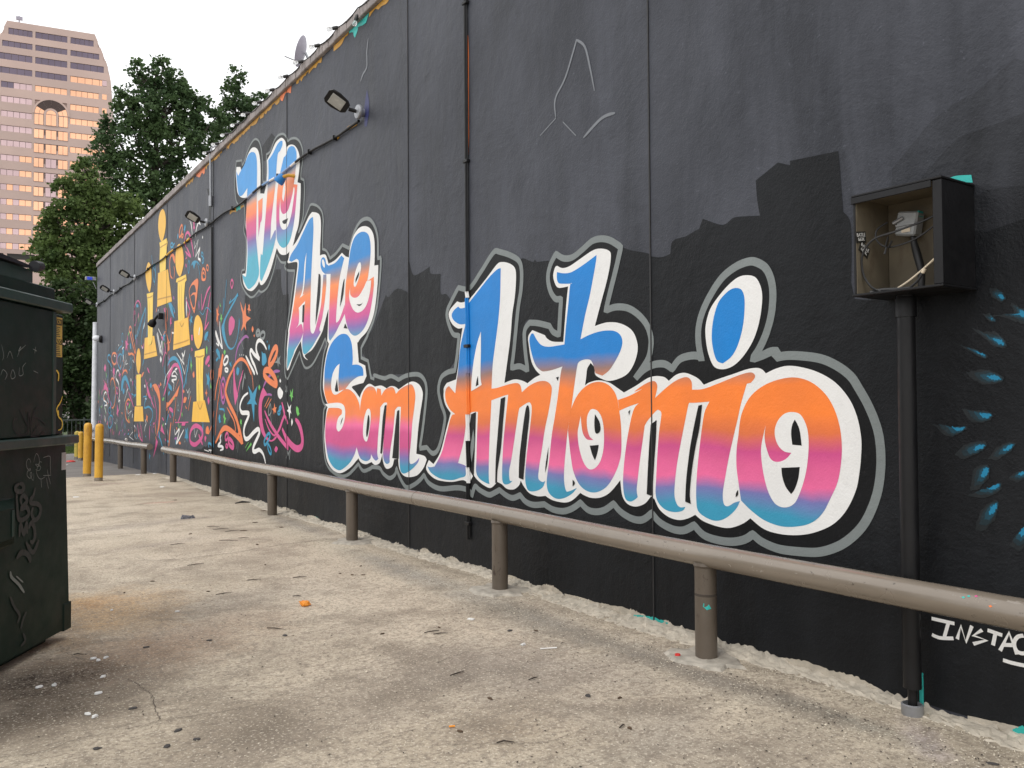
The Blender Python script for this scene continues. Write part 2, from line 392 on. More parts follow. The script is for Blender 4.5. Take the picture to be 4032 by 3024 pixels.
def smooth_path(p, closed, step=5):
    m = len(p); out = []
    rng = range(m if closed else m-1)
    for i in rng:
        a, b = p[i], p[(i+1) % m]
        p0 = a if (a[2] or (not closed and i == 0)) else p[(i-1) % m]
        p3 = b if (b[2] or (not closed and i == m-2)) else p[(i+2) % m]
        if a[2] and b[2]: out.append((a[0], a[1])); continue
        for k in range(step):
            t = k/step; q = []
            for d in (0, 1):
                q.append(.5*(2*a[d]+(b[d]-p0[d])*t+(2*p0[d]-5*a[d]+4*b[d]-p3[d])*t*t+(3*a[d]-p0[d]-3*b[d]+p3[d])*t**3))
            out.append(tuple(q))
    if not closed: out.append((p[-1][0], p[-1][1]))
    return out
def polygon(pts, place):
    vs = [place(a, b, 0) for a, b in pts]
    tri = tessellate_polygon([[Vector((a, b, 0)) for a, b in pts]])
    fs = []
    for t in tri:
        a, b, c = (Vector((*pts[i], 0)) for i in t)
        fs.append(t if (b-a).cross(c-a).z < 0 else t[::-1])
    return MB().add(vs, fs)
def ribbon(pts, wd, closed, place, taper=True, lift=.0004):
    """a painted line of a given width; it climbs a hair along its length so that no two faces share a plane"""
    wf = wd if callable(wd) else (lambda y_: wd)
    q = [pts[0]]
    for p in pts[1:]:
        if math.dist(p, q[-1]) > wf(p[0])*.12: q.append(p)
    pts = q; m = len(pts)
    if m < 2: return MB()
    L = []; 
    for i in range(m):
        a = pts[(i-1) % m] if (closed or i > 0) else pts[i]; b = pts[(i+1) % m] if (closed or i < m-1) else pts[i]
        dx, dy = b[0]-a[0], b[1]-a[1]; l = math.hypot(dx, dy) or 1
        hw = wf(pts[i][0])/2
        if taper and not closed:
            t = i/(m-1); hw *= .45+.55*min(1, 4*t*(1-t)*1.6)
        L.append((pts[i], (-dy/l*hw, dx/l*hw)))
    vs = []; fs = []
    for i, ((x, y), (a, b)) in enumerate(L):
        e = lift*i/m+lift*.6*(i % 3)
        vs += [place(x+a, y+b, e), place(x-a, y-b, e)]
    for i in range(m if closed else m-1):
        j = (i+1) % m
        fs.append((2*i, 2*j, 2*j+1, 2*i+1))
    return MB().add(vs, fs)

# ---------------------------------------------------------------- ground
def gz(y): return 0 if y < 19 else (-.018*(y-19) if y < 31 else -.216)
ys = [-60, -20, 0, 10, 19, 22, 25, 28, 31, 45, 80, 150, 400, 1200]; xs = [-500, -100, -20, 0, 5, 20, 100, 600]
mb = MB(); mb.add([(x, y, gz(y)-.02) for y in ys for x in xs], [(j*len(xs)+i, j*len(xs)+i+1, (j+1)*len(xs)+i+1, (j+1)*len(xs)+i) for j in range(len(ys)-1) for i in range(len(xs)-1)])
structure(obj('ground', mb, 'asphalt'))
# concrete apron: a slab whose far edge runs a little ragged against the asphalt
mb = MB(); edge = []
for i in range(41):
    x = -9+i*.33; edge.append((x, 20.9+.028*(x-2)*2+random.uniform(-.05, .05), 0))
rows = [-12, -4, 0, 2, 4, 6, 9, 12, 15, 18, 19.5]
P = []
for y in rows: P.append([(x, y, gz(y)) for x, _, _ in edge])
P.append([(x, y, gz(y)) for x, y, _ in edge]); P.append([(x, y+.02, gz(y)-.03) for x, y, _ in edge])
mb.add([p for r in P for p in r], [(j*41+i, j*41+i+1, (j+1)*41+i+1, (j+1)*41+i) for j in range(len(P)-1) for i in range(40)])
pav = structure(obj('pavement', mb, 'concrete'))

# ---------------------------------------------------------------- the mural building
WX = 4.1; Y0, Y1, ZT = -6.0, 30.75, 6.2
bld = thing('mural_building', 'long black painted building covered by a lettered mural of bright colours', 'building', (WX, 12, 0))
J = [-3.6, .35, 4.285, 8.01, 11.9, 16.0, 20.0, 24.0, 28.0]
cuts = [Y0]+J+[Y1]
for a, b in zip(cuts[:-1], cuts[1:]):
    obj('wall_panel', MB().box((WX, a+.004, -.3), (WX+.25, b-.004, ZT), .003), 'wall', bld)
obj('wall_core', MB().box((WX+.02, Y0+.02, -.3), (WX+12, Y1-.02, ZT-.1)), 'wall', bld)
obj('roof', MB().box((WX+.26, Y0+.03, ZT-.09), (WX+11.9, Y1-.03, ZT-.02)), 'roof', bld)
for y in J:
    obj('joint_sealant', MB().box((WX-.009, y-.0055, 0.02), (WX+.01, y+.0055, ZT-.01), .002), 'blackplastic', bld)
tile = None; y = Y0+.01; i = 0
random.seed(3)
protos = [obj('coping_tile', MB().box((WX-.045, 0, ZT+.002), (WX+.3, .193, ZT+.13), .008), 'coping', bld, loc=(WX, 0, 0))]
o0 = protos[0]; o0.location = Vector((WX, y, 0))-wloc(bld); y += .205
while y < Y1-.1:
    c = o0.copy(); C.objects.link(c); c.parent = bld
    c.location = Vector((WX+random.uniform(-.008, .006), y, random.uniform(-.004, .006)))-wloc(bld); c.rotation_euler.z = random.uniform(-.012, .012); y += .205
# paint flaking under the coping
for a, b, m in [(8.4, 9.0, 'ochre'), (9.0, 9.6, 'teal'), (9.6, 10.1, 'ochre'), (10.5, 11.0, 'ochre'), (11.0, 11.5, 'ochre'), (11.7, 12.2, 'orange'), (12.2, 13.2, 'ochre'), (13.2, 15.1, 'ochre'), (15.4, 16.6, 'ochre'), (16.6, 17.3, 'orange'), (17.5, 18.2, 'ochre')]:
    pts = [(a, ZT-.002)]+[(b, ZT-.002)]; yy = b
    while yy > a:
        pts.append((yy, ZT-random.uniform(.02, .09)*(1.6 if m == 'orange' else 1))); yy -= random.uniform(.04, .13)
    obj('old_paint_edge', polygon(pts, lambda p, q, e: (WX-.0035-e, p, q)), m, bld)
def wplace(off): return lambda p, q, e: (WX-off-e, p, q)
LAY = dict(dark_patch=.0012, lettering_backing=.0026, lettering_outline=.0034, lettering_border=.0046, highlight=.0066, letter_shadow=.0078, letter_glint=.0088, painted_trophy_base=.0046, painted_trophy_column=.0052, painted_trophy_ball=.0058, painted_trophy_shading=.0064, painted_writing=.003, painted_spray=.0026, painted_accent=.0022)
MURAL = '''P lettering_backing black 0|14497,5083! 14564,5233 14593,5400 14566,5587 14500,5780! 14173,5715! 14141,5621! 13998,5672 13818,5797 13591,5875 13394,5870 13215,5775 13092,5595 13045,5377 13036,5199 13012,5076! 12852,5055! 12852,5301 12852,5482! 12650,5481 12475,5592 12304,5628 12075,5593 11932,5515 11852,5423! 11714,5423 11521,5377 11352,5279 11242,5133 11242,4976 11297,4846 11312,4748! 11188,4698! 11166,4557 11188,4381 11225,4194 11317,4081 11410,3993! 11328,4038 11152,4154 10957,4295! 10869,4293 10665,4224 10516,4120 10467,4000 10481,3868 10491,3617! 10355,3572 10229,3456! 10028,3491 9818,3563! 9609,3489! 9552,3549 9445,3667 9281,3755 9094,3761 8939,3697 8819,3567 8777,3432 8779,3240! 8697,3236! 8705,3123 8731,2968 8769,2813 8820,2658 8921,2507 9076,2368 9068,2364 9248,2234! 9249,2112! 9057,2065! 8973,1862! 8897,1849! 8897,1894! 8743,1865 8598,1845! 8432,1866 8254,1820! 8094,1856 7901,1869 7755,1855 7650,1794 7611,1698 7632,1555 7678,1364 7720,1220 7766,1086! 7610,1104! 7492,1048 7386,1081 7310,1185 7249,1325 7229,1435 7306,1554 7358,1694 7304,1813 7173,1864 7029,1877! 6980,2040 6945,2216! 7056,2236 7145,2345 7178,2462 7075,2577 6952,2681! 6748,2651 6540,2777 6322,2926 6227,2919! 6061,2865 5919,2793 5876,2697 5887,2539 5932,2384 5970,2187 6008,1988 6040,1863! 5912,1873 5795,1834! 5832,2028 5836,2176 5762,2239! 5637,2224 5476,2187! 5430,2136 5350,2106! 5336,2250 5319,2396! 5395,2404 5465,2480 5495,2588 5462,2688 5383,2771! 5284,2719 5165,2710 5035,2754 4922,2798 4813,2798 4708,2767 4593,2699! 4646,2555 4713,2392 4770,2247! 4663,2262 4537,2245 4428,2193 4334,2111 4289,2018 4290,1936 4326,1849 4453,1724! 4362,1785 4257,1817 4156,1817 4081,1781! 4014,1841 3919,1861 3837,1855 3809,1820! 3826,1877 3839,1954 3836,2045 3802,2141 3731,2246 3632,2346 3519,2402 3419,2420 3357,2408 3288,2363 3249,2289 3236,2198 3249,2081 3286,1973 3340,1879 3395,1815! 3314,1835 3255,1853 3200,1851! 3228,1814! 3147,1823 3044,1816 2914,1794 2811,1750 2727,1690 2679,1623 2620,1523 2575,1413 2557,1316 2556,1201 2575,1077 2617,963 2672,871 2750,793 2836,737 2948,695 3087,679 3224,676 3342,701 3411,738! 3474,698 3575,670 3698,665 3815,683 3895,737! 3989,692 4096,687 4218,720 4296,775! 4391,717 4500,713 4623,750 4699,802! 4804,744 4911,720 5008,728 5092,773! 5193,718 5312,683 5450,683 5568,714! 5724,694 5842,712 5919,759! 6034,724 6142,740 6244,777! 6329,744 6426,718 6584,749 6665,775 6718,684! 6780,728 6984,738 7325,700 7566,739 7672,815! 7766,754 7923,688 8084,657 8235,753 8313,849! 8348,776 8487,725 8653,766 8750,822 8949,821! 9026,793 9208,762 9342,836! 9479,762 9648,687 9851,652 10121,679 10339,762 10435,902 10476,1142 10475,1323 10449,1481 10368,1532! 10481,1590 10562,1749 10545,1932 10496,2113 10430,2255 10334,2340! 10404,2423! 10594,2271 10864,2102 11110,2061 11254,2147 11363,2301! 11628,2098 11862,1930! 11961,1976 11989,2112 11981,2383 11921,2649 11913,2625 11794,2884 11696,3141 11619,3331 11561,3476! 11873,3525 11993,3596 11933,3649! 12157,3688 12354,3828! 12409,3711 12582,3523 12804,3380 13079,3344 13220,3385! 13509,3317 13759,3354 14069,3516 14229,3691 14150,3834! 13992,3828! 13940,4009 13916,4313 14046,4491 13984,4712 14038,4943! 14370,4992!
L lettering_outline grey .062|14497,5083! 14564,5233 14593,5400 14566,5587 14500,5780! 14173,5715! 14141,5621! 13998,5672 13818,5797 13591,5875 13394,5870 13215,5775 13092,5595 13045,5377 13036,5199 13012,5076! 12852,5055! 12852,5301 12852,5482! 12650,5481 12475,5592 12304,5628 12075,5593 11932,5515 11852,5423! 11714,5423 11521,5377 11352,5279 11242,5133 11242,4976 11297,4846 11312,4748! 11188,4698! 11166,4557 11188,4381 11225,4194 11317,4081 11410,3993! 11328,4038 11152,4154 10957,4295! 10869,4293 10665,4224 10516,4120 10467,4000 10481,3868 10491,3617! 10355,3572 10229,3456! 10028,3491 9818,3563! 9609,3489! 9552,3549 9445,3667 9281,3755 9094,3761 8939,3697 8819,3567 8777,3432 8779,3240! 8697,3236! 8705,3123 8731,2968 8769,2813 8820,2658 8921,2507 9076,2368 9068,2364 9248,2234! 9249,2112! 9057,2065! 8973,1862! 8897,1849! 8897,1894! 8743,1865 8598,1845! 8432,1866 8254,1820! 8094,1856 7901,1869 7755,1855 7650,1794 7611,1698 7632,1555 7678,1364 7720,1220 7766,1086! 7610,1104! 7492,1048 7386,1081 7310,1185 7249,1325 7229,1435 7306,1554 7358,1694 7304,1813 7173,1864 7029,1877! 6980,2040 6945,2216! 7056,2236 7145,2345 7178,2462 7075,2577 6952,2681! 6748,2651 6540,2777 6322,2926 6227,2919! 6061,2865 5919,2793 5876,2697 5887,2539 5932,2384 5970,2187 6008,1988 6040,1863! 5912,1873 5795,1834! 5832,2028 5836,2176 5762,2239! 5637,2224 5476,2187! 5430,2136 5350,2106! 5336,2250 5319,2396! 5395,2404 5465,2480 5495,2588 5462,2688 5383,2771! 5284,2719 5165,2710 5035,2754 4922,2798 4813,2798 4708,2767 4593,2699! 4646,2555 4713,2392 4770,2247! 4663,2262 4537,2245 4428,2193 4334,2111 4289,2018 4290,1936 4326,1849 4453,1724! 4362,1785 4257,1817 4156,1817 4081,1781! 4014,1841 3919,1861 3837,1855 3809,1820! 3826,1877 3839,1954 3836,2045 3802,2141 3731,2246 3632,2346 3519,2402 3419,2420 3357,2408 3288,2363 3249,2289 3236,2198 3249,2081 3286,1973 3340,1879 3395,1815! 3314,1835 3255,1853 3200,1851! 3228,1814! 3147,1823 3044,1816 2914,1794 2811,1750 2727,1690 2679,1623 2620,1523 2575,1413 2557,1316 2556,1201 2575,1077 2617,963 2672,871 2750,793 2836,737 2948,695 3087,679 3224,676 3342,701 3411,738! 3474,698 3575,670 3698,665 3815,683 3895,737! 3989,692 4096,687 4218,720 4296,775! 4391,717 4500,713 4623,750 4699,802! 4804,744 4911,720 5008,728 5092,773! 5193,718 5312,683 5450,683 5568,714! 5724,694 5842,712 5919,759! 6034,724 6142,740 6244,777! 6329,744 6426,718 6584,749 6665,775 6718,684! 6780,728 6984,738 7325,700 7566,739 7672,815! 7766,754 7923,688 8084,657 8235,753 8313,849! 8348,776 8487,725 8653,766 8750,822 8949,821! 9026,793 9208,762 9342,836! 9479,762 9648,687 9851,652 10121,679 10339,762 10435,902 10476,1142 10475,1323 10449,1481 10368,1532! 10481,1590 10562,1749 10545,1932 10496,2113 10430,2255 10334,2340! 10404,2423! 10594,2271 10864,2102 11110,2061 11254,2147 11363,2301! 11628,2098 11862,1930! 11961,1976 11989,2112 11981,2383 11921,2649 11913,2625 11794,2884 11696,3141 11619,3331 11561,3476! 11873,3525 11993,3596 11933,3649! 12157,3688 12354,3828! 12409,3711 12582,3523 12804,3380 13079,3344 13220,3385! 13509,3317 13759,3354 14069,3516 14229,3691 14150,3834! 13992,3828! 13940,4009 13916,4313 14046,4491 13984,4712 14038,4943! 14370,4992!
P lettering_border white 0|14477,5675! 14248,5620! 14156,5507! 14024,5585 13869,5702 13665,5773 13467,5754 13273,5656 13177,5498 13139,5297 13152,4931! 12952,4884! 12852,5011 12807,5232 12820,5380! 12628,5447 12411,5547 12199,5560 12075,5527 11953,5439 11912,5330! 11832,5353 11675,5327 11521,5258 11390,5131 11352,5004 11390,4842 11446,4724! 11316,4681! 11316,4538 11353,4284 11410,4098 11523,3987 11618,3870 11715,3811 11873,3768 12034,3773 12199,3818 12346,3925! 12452,3815 12626,3643 12804,3523 12986,3460 13126,3462 13211,3532! 13315,3471 13534,3422 13709,3435 13913,3497 14069,3609 14123,3771! 13955,3756! 13914,3851 13874,4153 13890,4417 13942,4549 13927,4670 13892,4849 13866,5007! 14128,5066 14289,5127 14426,5235 14487,5441 14510,5574
P lettering_border white 0|10870,4186! 10699,4142 10582,4076 10546,3934 10573,3692 10583,3546! 10501,3545 10388,3526 10324,3458 10283,3392! 10059,3407 9833,3467! 9716,3403! 9616,3374! 9587,3474 9474,3615 9308,3685 9121,3675 8965,3609 8877,3491 8861,3306 8872,3168! 8767,3161! 8780,2974 8844,2714 8921,2561 9076,2422 9261,2348 9342,2303! 9882,2286 10233,2319! 10327,2385! 10305,2564 10285,2802! 10374,2690 10488,2530! 10636,2430 10874,2302 11156,2238 11038,2169 11199,2221 11272,2341 11308,2447! 11475,2353 11666,2205 11802,2078 11881,2054! 11933,2110 11909,2311 11842,2576 11834,2646 11735,2811 11619,3066 11523,3319 11448,3519! 11485,3590 11833,3621! 11873,3647! 11813,3705 11754,3817 11523,3873 11262,3999 11010,4145
P lettering_border white 0|10271,2342! 10084,2413 9873,2450 9697,2448 9555,2404 9334,2394! 9367,2302! 9322,2060! 9136,2014! 9097,1887! 9189,1808! 9392,1790 9530,1765 9419,1707 9297,1633! 9230,1704 9098,1778 8994,1792 8868,1757! 8695,1766 8551,1730! 8456,1754 8341,1746 8251,1714! 8030,1779 7901,1791 7777,1759 7706,1700 7692,1632 7748,1460 7801,1266 7841,1027! 7661,1012 7611,976! 7682,887 7826,801 8037,767 8168,788 8246,853 8267,952! 8370,942! 8416,863 8533,825 8604,842 8657,911 8671,994! 8695,941 8749,877 8873,850 8961,879! 9000,870 9129,843 9261,857 9342,903! 9396,872 9563,785 9792,708 9969,685 10182,724 10339,822 10402,963 10434,1143 10401,1324 10337,1505 10226,1553! 10336,1577 10432,1686 10480,1808 10447,2014 10366,2204
P lettering_border white 0|7255,1675 7243,1715 7185,1759! 7004,1789! 6959,1927 6924,2126 6875,2283! 6966,2285 7077,2339 7140,2424 7110,2484 6975,2549! 6888,2529 6759,2537! 6603,2618 6421,2718 6266,2808 6181,2819 6062,2789 5976,2736 5959,2648 5979,2489 6022,2332 6051,2142 6099,1942 6153,1734! 6002,1761 5879,1748 5797,1723! 5692,1767 5610,1789! 5683,1839 5740,1915 5772,2044 5780,2123 5720,2172! 5541,2116! 5509,2085 5431,2056 5293,2044! 5268,2225 5243,2389 5224,2484! 5348,2488 5397,2528 5421,2597 5395,2660 5366,2670! 5300,2642 5210,2643 5079,2679 4923,2723 4828,2725 4735,2698 4703,2650 4738,2507 4820,2317 4897,2140! 4756,2156 4614,2138 4490,2082 4433,2003 4424,1920 4470,1822 4557,1750 4723,1715 4830,1736 4897,1768 4906,1821 4951,1859! 4993,1816 5008,1745 5023,1688! 4966,1710 4857,1723 4738,1703 4635,1656 4573,1626! 4449,1671 4330,1721 4260,1735 4202,1734 4152,1724 4114,1699! 4048,1737 3973,1750 3900,1732 3839,1704 3795,1665! 3701,1692 3558,1725 3439,1753 3368,1759 3325,1749 3295,1723! 3223,1748 3140,1762 3045,1751 2930,1717 2820,1656 2736,1565 2689,1465 2667,1353 2669,1256 2681,1162 2703,1067 2761,955 2841,870 2946,813 3062,778 3198,765 3324,780 3427,834! 3491,792 3592,755 3696,753 3814,773 3884,807! 3946,777 4031,756 4128,765 4216,807 4266,874! 4301,892! 4366,834 4462,804 4547,816 4602,870 4622,982! 4736,884 4842,836 4951,822 5034,832 5091,849! 5192,782 5297,754 5449,758 5552,785! 5657,772 5773,786 5849,829 5909,884! 5935,842 6015,801 6123,797 6206,831 6280,846! 6386,784 6504,798 6624,842 6685,881! 6780,787! 6875,819 7095,786 7372,783 7540,823 7626,889 7564,975! 7466,939! 7322,1068 7204,1290 7111,1462! 7213,1541 7251,1633 7234,1724
P lettering_border white 0|3420,2336 3359,2311 3321,2242 3316,2158 3341,2034 3391,1924 3473,1829 3557,1775 3642,1761 3709,1785 3752,1866 3773,1965 3772,2055 3732,2156 3653,2237 3567,2301 3492,2335
P letter_w we 0|14482,5600! 14372,5494! 14237,5541 14024,5600 13817,5704 13665,5719 13491,5679 13369,5591 13320,5414 13329,5043 13342,4673 13365,4245! 13268,3909 13211,3664 13364,3536 13559,3485 13759,3471 13913,3543 14070,3671 14112,3754! 13976,3705! 13903,3726 13837,3993 13838,4224 13890,4417 13917,4622 13892,4833 13841,5171! 14075,5113 14262,5121 14371,5208 14454,5433
P letter_w_stroke we 0|13261,4828! 13026,4834! 13058,4544 13104,4471 13142,4463! 13241,4245!
P letter_w_stroke we 0|12753,5363! 12540,5410 12325,5496 12178,5513 12083,5487! 12095,5422 12199,5365! 12304,5336 12368,5100 12410,4913 12496,4677 12605,4387 12649,4095! 12410,4215 12388,4086! 12539,3913 12804,3696 13079,3515! 13163,3599 13127,3946 13033,3939 12942,4295 12851,4641 12784,4924 12739,5130
P letter_e we 0|11932,5242 11832,5312 11695,5310 11560,5254 11483,5155 11491,5038 11541,4878 11598,4731! 11446,4691! 11484,4521 11560,4250 11637,4092 11754,3951 11913,3883 12075,3888 12240,3963 12346,4078 12367,4264 12367,4482 12346,4674 12283,4884 12157,5078 12034,5227!
P highlight white 0|11993,4860! 11953,4742 12034,4568! 12095,4649 12054,4778
P highlight white 0|12178,4639! 12157,4469 12034,4383 11833,4405 11656,4584 11598,4691! 11560,4643 11618,4469 11715,4288 11873,4155 12075,4161 12199,4269 12220,4453
P letter_shadow black 0|12075,4288 11833,4283! 11913,4224 12034,4239
P letter_a are 0|10835,4112! 10819,3920 10854,3675 10906,3304 10935,2929 10943,2602 10856,2520 10764,2563 10652,2715 10552,2865 10486,3127 10463,3271! 10356,3263! 10357,3136 10406,2936 10504,2702 10603,2563 10553,2522! 10703,2435 10909,2323 11156,2254 11246,2330 11246,2471 11209,2559! 11337,2452 11562,2335 11627,2269 11881,2074! 11861,2308 11782,2571 11775,2641 11658,2871 11543,3124 11448,3375 11392,3577 11485,3636! 11696,3621! 11794,3655! 11715,3731 11447,3834 11189,3986 10975,4100
P highlight white 0|11082,3666! 11118,3460 11172,3211 11234,3089! 11147,3099! 11355,3057! 11245,3155 11190,3341 11154,3529
P highlight white 0|11392,2924! 11136,2995! 11173,2825 11209,2662 11209,2565! 11282,2687 11505,2644! 11393,2703 11374,2844
P letter_shadow black 0|11234,2941! 11155,2952! 11191,2699! 11256,2711!
P letter_shadow black 0|10627,3305! 10555,3259 10575,3015 10652,2801 10743,2624! 10719,2845 10668,3088
P letter_r are 0|10557,3456 10518,3499 10443,3500 10388,3461 10356,3402 10276,3367! 10059,3371 9848,3434! 9760,3386! 9849,3260 9924,3118 9985,2890 10031,2636 9995,2601 9911,2637 9792,2754 9745,2807! 9748,2686! 9881,2588 10062,2462 10233,2379! 10280,2454 10263,2740 10230,3036 10208,3249! 10404,3275! 10502,3325 10557,3394
P letter_e are 0|9616,3319 9558,3470 9446,3588 9281,3627 9121,3604 9017,3537 8974,3410 8988,3249 9033,3103 9072,3010! 8887,3041! 8888,2934 8932,2777 9036,2571 9194,2442 9410,2389 9578,2438 9691,2561 9748,2686! 9733,2863 9718,3034 9674,3167
P highlight white 0|9270,3263 9243,3198 9298,3094 9394,2995 9449,2996 9462,3048 9420,3155 9338,3245
P highlight white 0|9575,2994! 9561,2902 9450,2855 9312,2863 9178,2936 9085,3012! 8956,3007! 8983,2891 9061,2758 9179,2683 9341,2663 9478,2712 9576,2812 9604,2906
P highlight white 0|10501,3472 10452,3471 10404,3409 10411,3361 10462,3381 10501,3435
P letter_shadow black 0|9297,3161! 9311,3107 9407,3030! 9399,3085
P letter_shadow black 0|9381,2769! 9259,2757 9192,2772! 9246,2744 9313,2742
P letter_shadow black 0|9729,2564! 9654,2495! 9778,2510!
P letter_shadow black 0|9746,3130! 9791,2927 9895,2787! 9850,2957 9790,3089
P letters_san san 0|10432,1856 10415,2025 10334,2202 10208,2326 10053,2399 9873,2439 9697,2426 9584,2367 9522,2272 9500,2125 9512,2037! 9363,2034 9228,2001 9189,1945 9189,1895! 9364,1884 9558,1828 9729,1746! 9587,1732 9420,1662 9311,1561 9290,1473! 9271,1561 9230,1649 9150,1725 9020,1763 8893,1747 8831,1698 8823,1655! 8805,1738! 8707,1727! 8691,1652! 8598,1715 8456,1743 8364,1726 8319,1665! 8206,1718 8051,1755 7944,1761 7881,1712 7857,1634 7883,1508 7926,1361 7959,1164 7993,1015 7993,927 7940,915 7845,945 7773,989! 7804,937 7909,873 8037,821 8146,799 8217,834 8234,954 8232,1205 8208,1407 8196,1522! 8274,1522 8343,1487! 8355,1426 8390,1252 8461,1045 8485,941! 8486,900 8568,880 8640,933 8646,1058 8614,1246 8576,1434 8540,1569! 8623,1569 8721,1517! 8734,1401 8771,1243 8797,1084 8803,978 8773,926! 8848,901 8923,929! 8974,970! 8999,915 9103,882 9234,892 9314,932 9390,1034! 9451,947 9591,839 9792,754 9939,722 10121,751 10276,838 10354,965 10402,1144 10385,1325 10337,1445 10258,1529! 10368,1625 10432,1735
P highlight white 0|10400,1559! 10179,1571 9936,1575 9788,1546 9736,1483 9746,1380 9819,1275 9937,1211 10012,1248 9997,1330 9937,1395 9842,1431! 9841,1483 9936,1506 10118,1511 10289,1508!
P highlight white 0|9910,2069! 10024,2033 10132,1955 10185,1849 10185,1754 10117,1688 10011,1681 9906,1703 9773,1741! 9935,1721! 9950,1843 9934,1960
P highlight white 0|9073,1496 8996,1485 8976,1399 9010,1259 9075,1127 9141,1120 9193,1178 9192,1287 9152,1408
P letter_shadow black 0|9989,1880! 10025,1822 10062,1752 10041,1719 9950,1718! 9971,1797
P letter_shadow black 0|9795,1396! 9833,1344 9884,1291! 9854,1355
P letter_shadow black 0|9048,1425 9009,1388 9018,1291 9075,1171 9106,1202 9087,1311
P letter_shadow black 0|8600,1536! 8552,1546! 8589,1351 8638,1142 8675,989! 8719,992! 8686,1192 8649,1402
P letter_shadow black 0|8286,1477! 8234,1489! 8236,1306 8252,963! 8267,952 8411,953! 8368,1151 8321,1355
P letters_an ant 0|6200,2767! 6212,2515 6243,2311 6293,2107 6343,1901 6364,1687! 6262,1694 6076,1721 5951,1728 5899,1702 5882,1647! 5762,1704 5629,1735 5524,1732 5461,1697 5454,1641 5495,1490 5553,1328 5603,1135 5638,1009 5647,922 5590,897 5550,910! 5591,850 5689,813 5789,809 5831,860 5839,948 5811,1126 5766,1333 5736,1499 5755,1552 5797,1557 5918,1513! 5937,1468 5992,1268 6048,1065 6085,962 6077,876 6032,875! 6086,845 6159,835 6196,873 6194,1006 6174,1211 6125,1467 6092,1630! 6188,1616 6368,1581! 6379,1466 6401,1256 6419,993 6415,836 6386,818! 6464,822 6583,856 6639,916 6632,1035 6620,1250 6601,1475! 6679,1475 6762,1458 6820,1419! 6827,1332 6871,1176 6971,978! 6831,959 6810,916! 6842,859 6940,836 7095,803 7324,803 7516,848 7594,908! 7527,904 7442,917! 7299,1058 7204,1233 7123,1394 7077,1445! 7021,1451! 7122,1496 7201,1575 7219,1644 7200,1701 7142,1728! 7019,1653! 6994,1760 6959,1893 6913,2114 6815,2317! 6922,2321 7032,2364 7081,2419 7042,2466 6953,2497! 6910,2475 6813,2477 6749,2514! 6562,2618 6402,2705 6266,2761
P highlight white 0|6538,2223! 6540,2036 6549,1812 6530,1726! 6605,1701 6718,1670! 6707,1784 6674,1935 6611,2104
P letter_t ant 0|4869,2683! 4877,2632 4912,2513 4956,2376 5014,2230 5073,2050! 4960,2078 4823,2095 4692,2089 4615,2058 4584,2005 4604,1938 4669,1856 4741,1791 4814,1757! 4895,1779! 4919,1841 4955,1883 5032,1889 5097,1871 5119,1832 5149,1715 5188,1542! 5198,1500! 5244,1335! 5268,1196 5290,1058 5297,937 5273,852 5228,851 5133,884! 5192,836 5296,790 5403,776 5496,810 5530,873 5522,959 5492,1093 5458,1283 5418,1424 5369,1611 5328,1797 5305,1847! 5434,1825 5529,1817 5593,1822 5674,1873 5731,1973 5764,2083 5738,2139 5704,2142! 5655,2085 5590,2037 5494,2017 5369,2019 5278,2023! 5254,2178 5222,2350 5197,2494 5171,2500! 5287,2513 5348,2527 5370,2563 5369,2619! 5286,2598 5181,2593 5036,2628
P letter_o ant 0|5201,1500! 5138,1591 5051,1661 4939,1704 4830,1710 4738,1682 4674,1629 4643,1573! 4613,1425 4605,1307 4610,1181 4643,1086 4709,988 4788,914 4896,870 5006,870 5104,915 5175,1010 5203,1108 5223,1216 5241,1335!
P highlight white 0|4928,1505 4860,1483 4814,1414 4799,1302 4811,1189 4852,1100 4920,1048 4989,1044 5052,1098 5100,1203 5116,1311 5098,1383 5075,1451! 5069,1384 5049,1312 5000,1269 4924,1267! 4972,1297 4999,1367 4998,1438 4969,1487
P letters_ni ant 0|4639,1572! 4511,1602 4378,1649 4461,1630 4365,1677 4283,1701 4242,1695 4226,1658 4250,1582! 4159,1641 4059,1694 3973,1719 3926,1714 3901,1682 3900,1635! 3800,1638 3653,1676 3512,1716 3421,1733 3382,1722 3379,1698 3409,1669! 3440,1664! 3487,1543 3516,1445 3555,1322 3594,1190 3625,1064 3645,967 3637,903 3604,891 3552,918 3506,933! 3535,884 3591,834 3657,798 3725,787 3803,804 3858,836 3872,895 3871,1009 3853,1161 3825,1329 3793,1480 3747,1555! 3862,1548 3924,1548! 3934,1533 3968,1417 4012,1261 4047,1120 4068,994 4071,915 4051,863 4019,843 3971,851! 3998,822 4073,805 4160,813 4227,854 4254,915 4247,1020 4233,1181 4214,1341 4189,1469 4211,1497 4240,1493 4321,1428 4357,1387! 4376,1296 4408,1148 4434,1007 4447,923 4436,875! 4461,857 4510,836 4559,844 4583,888 4592,971 4580,1098 4547,1267 4501,1427 4464,1510 4415,1547! 4512,1526 4625,1493!
P letter_o ant 0|3513,1337 3488,1467 3424,1574 3326,1643 3207,1682 3085,1692 2977,1662 2887,1595 2830,1511 2796,1409 2785,1307 2792,1206 2815,1102 2861,1009 2914,920 2983,860 3077,826 3197,812 3323,835 3426,887 3497,937! 3514,1036 3530,1143 3528,1251
P highlight white 0|3105,1490 3050,1474 3012,1411 2999,1339 3003,1240 3024,1126 3065,1017 3106,953 3171,926 3237,941 3286,1005 3318,1100 3335,1203 3334,1287 3300,1410! 3310,1343 3298,1274 3266,1207 3216,1192 3158,1212 3117,1251! 3165,1256 3206,1285 3230,1332 3233,1387 3207,1442 3161,1480
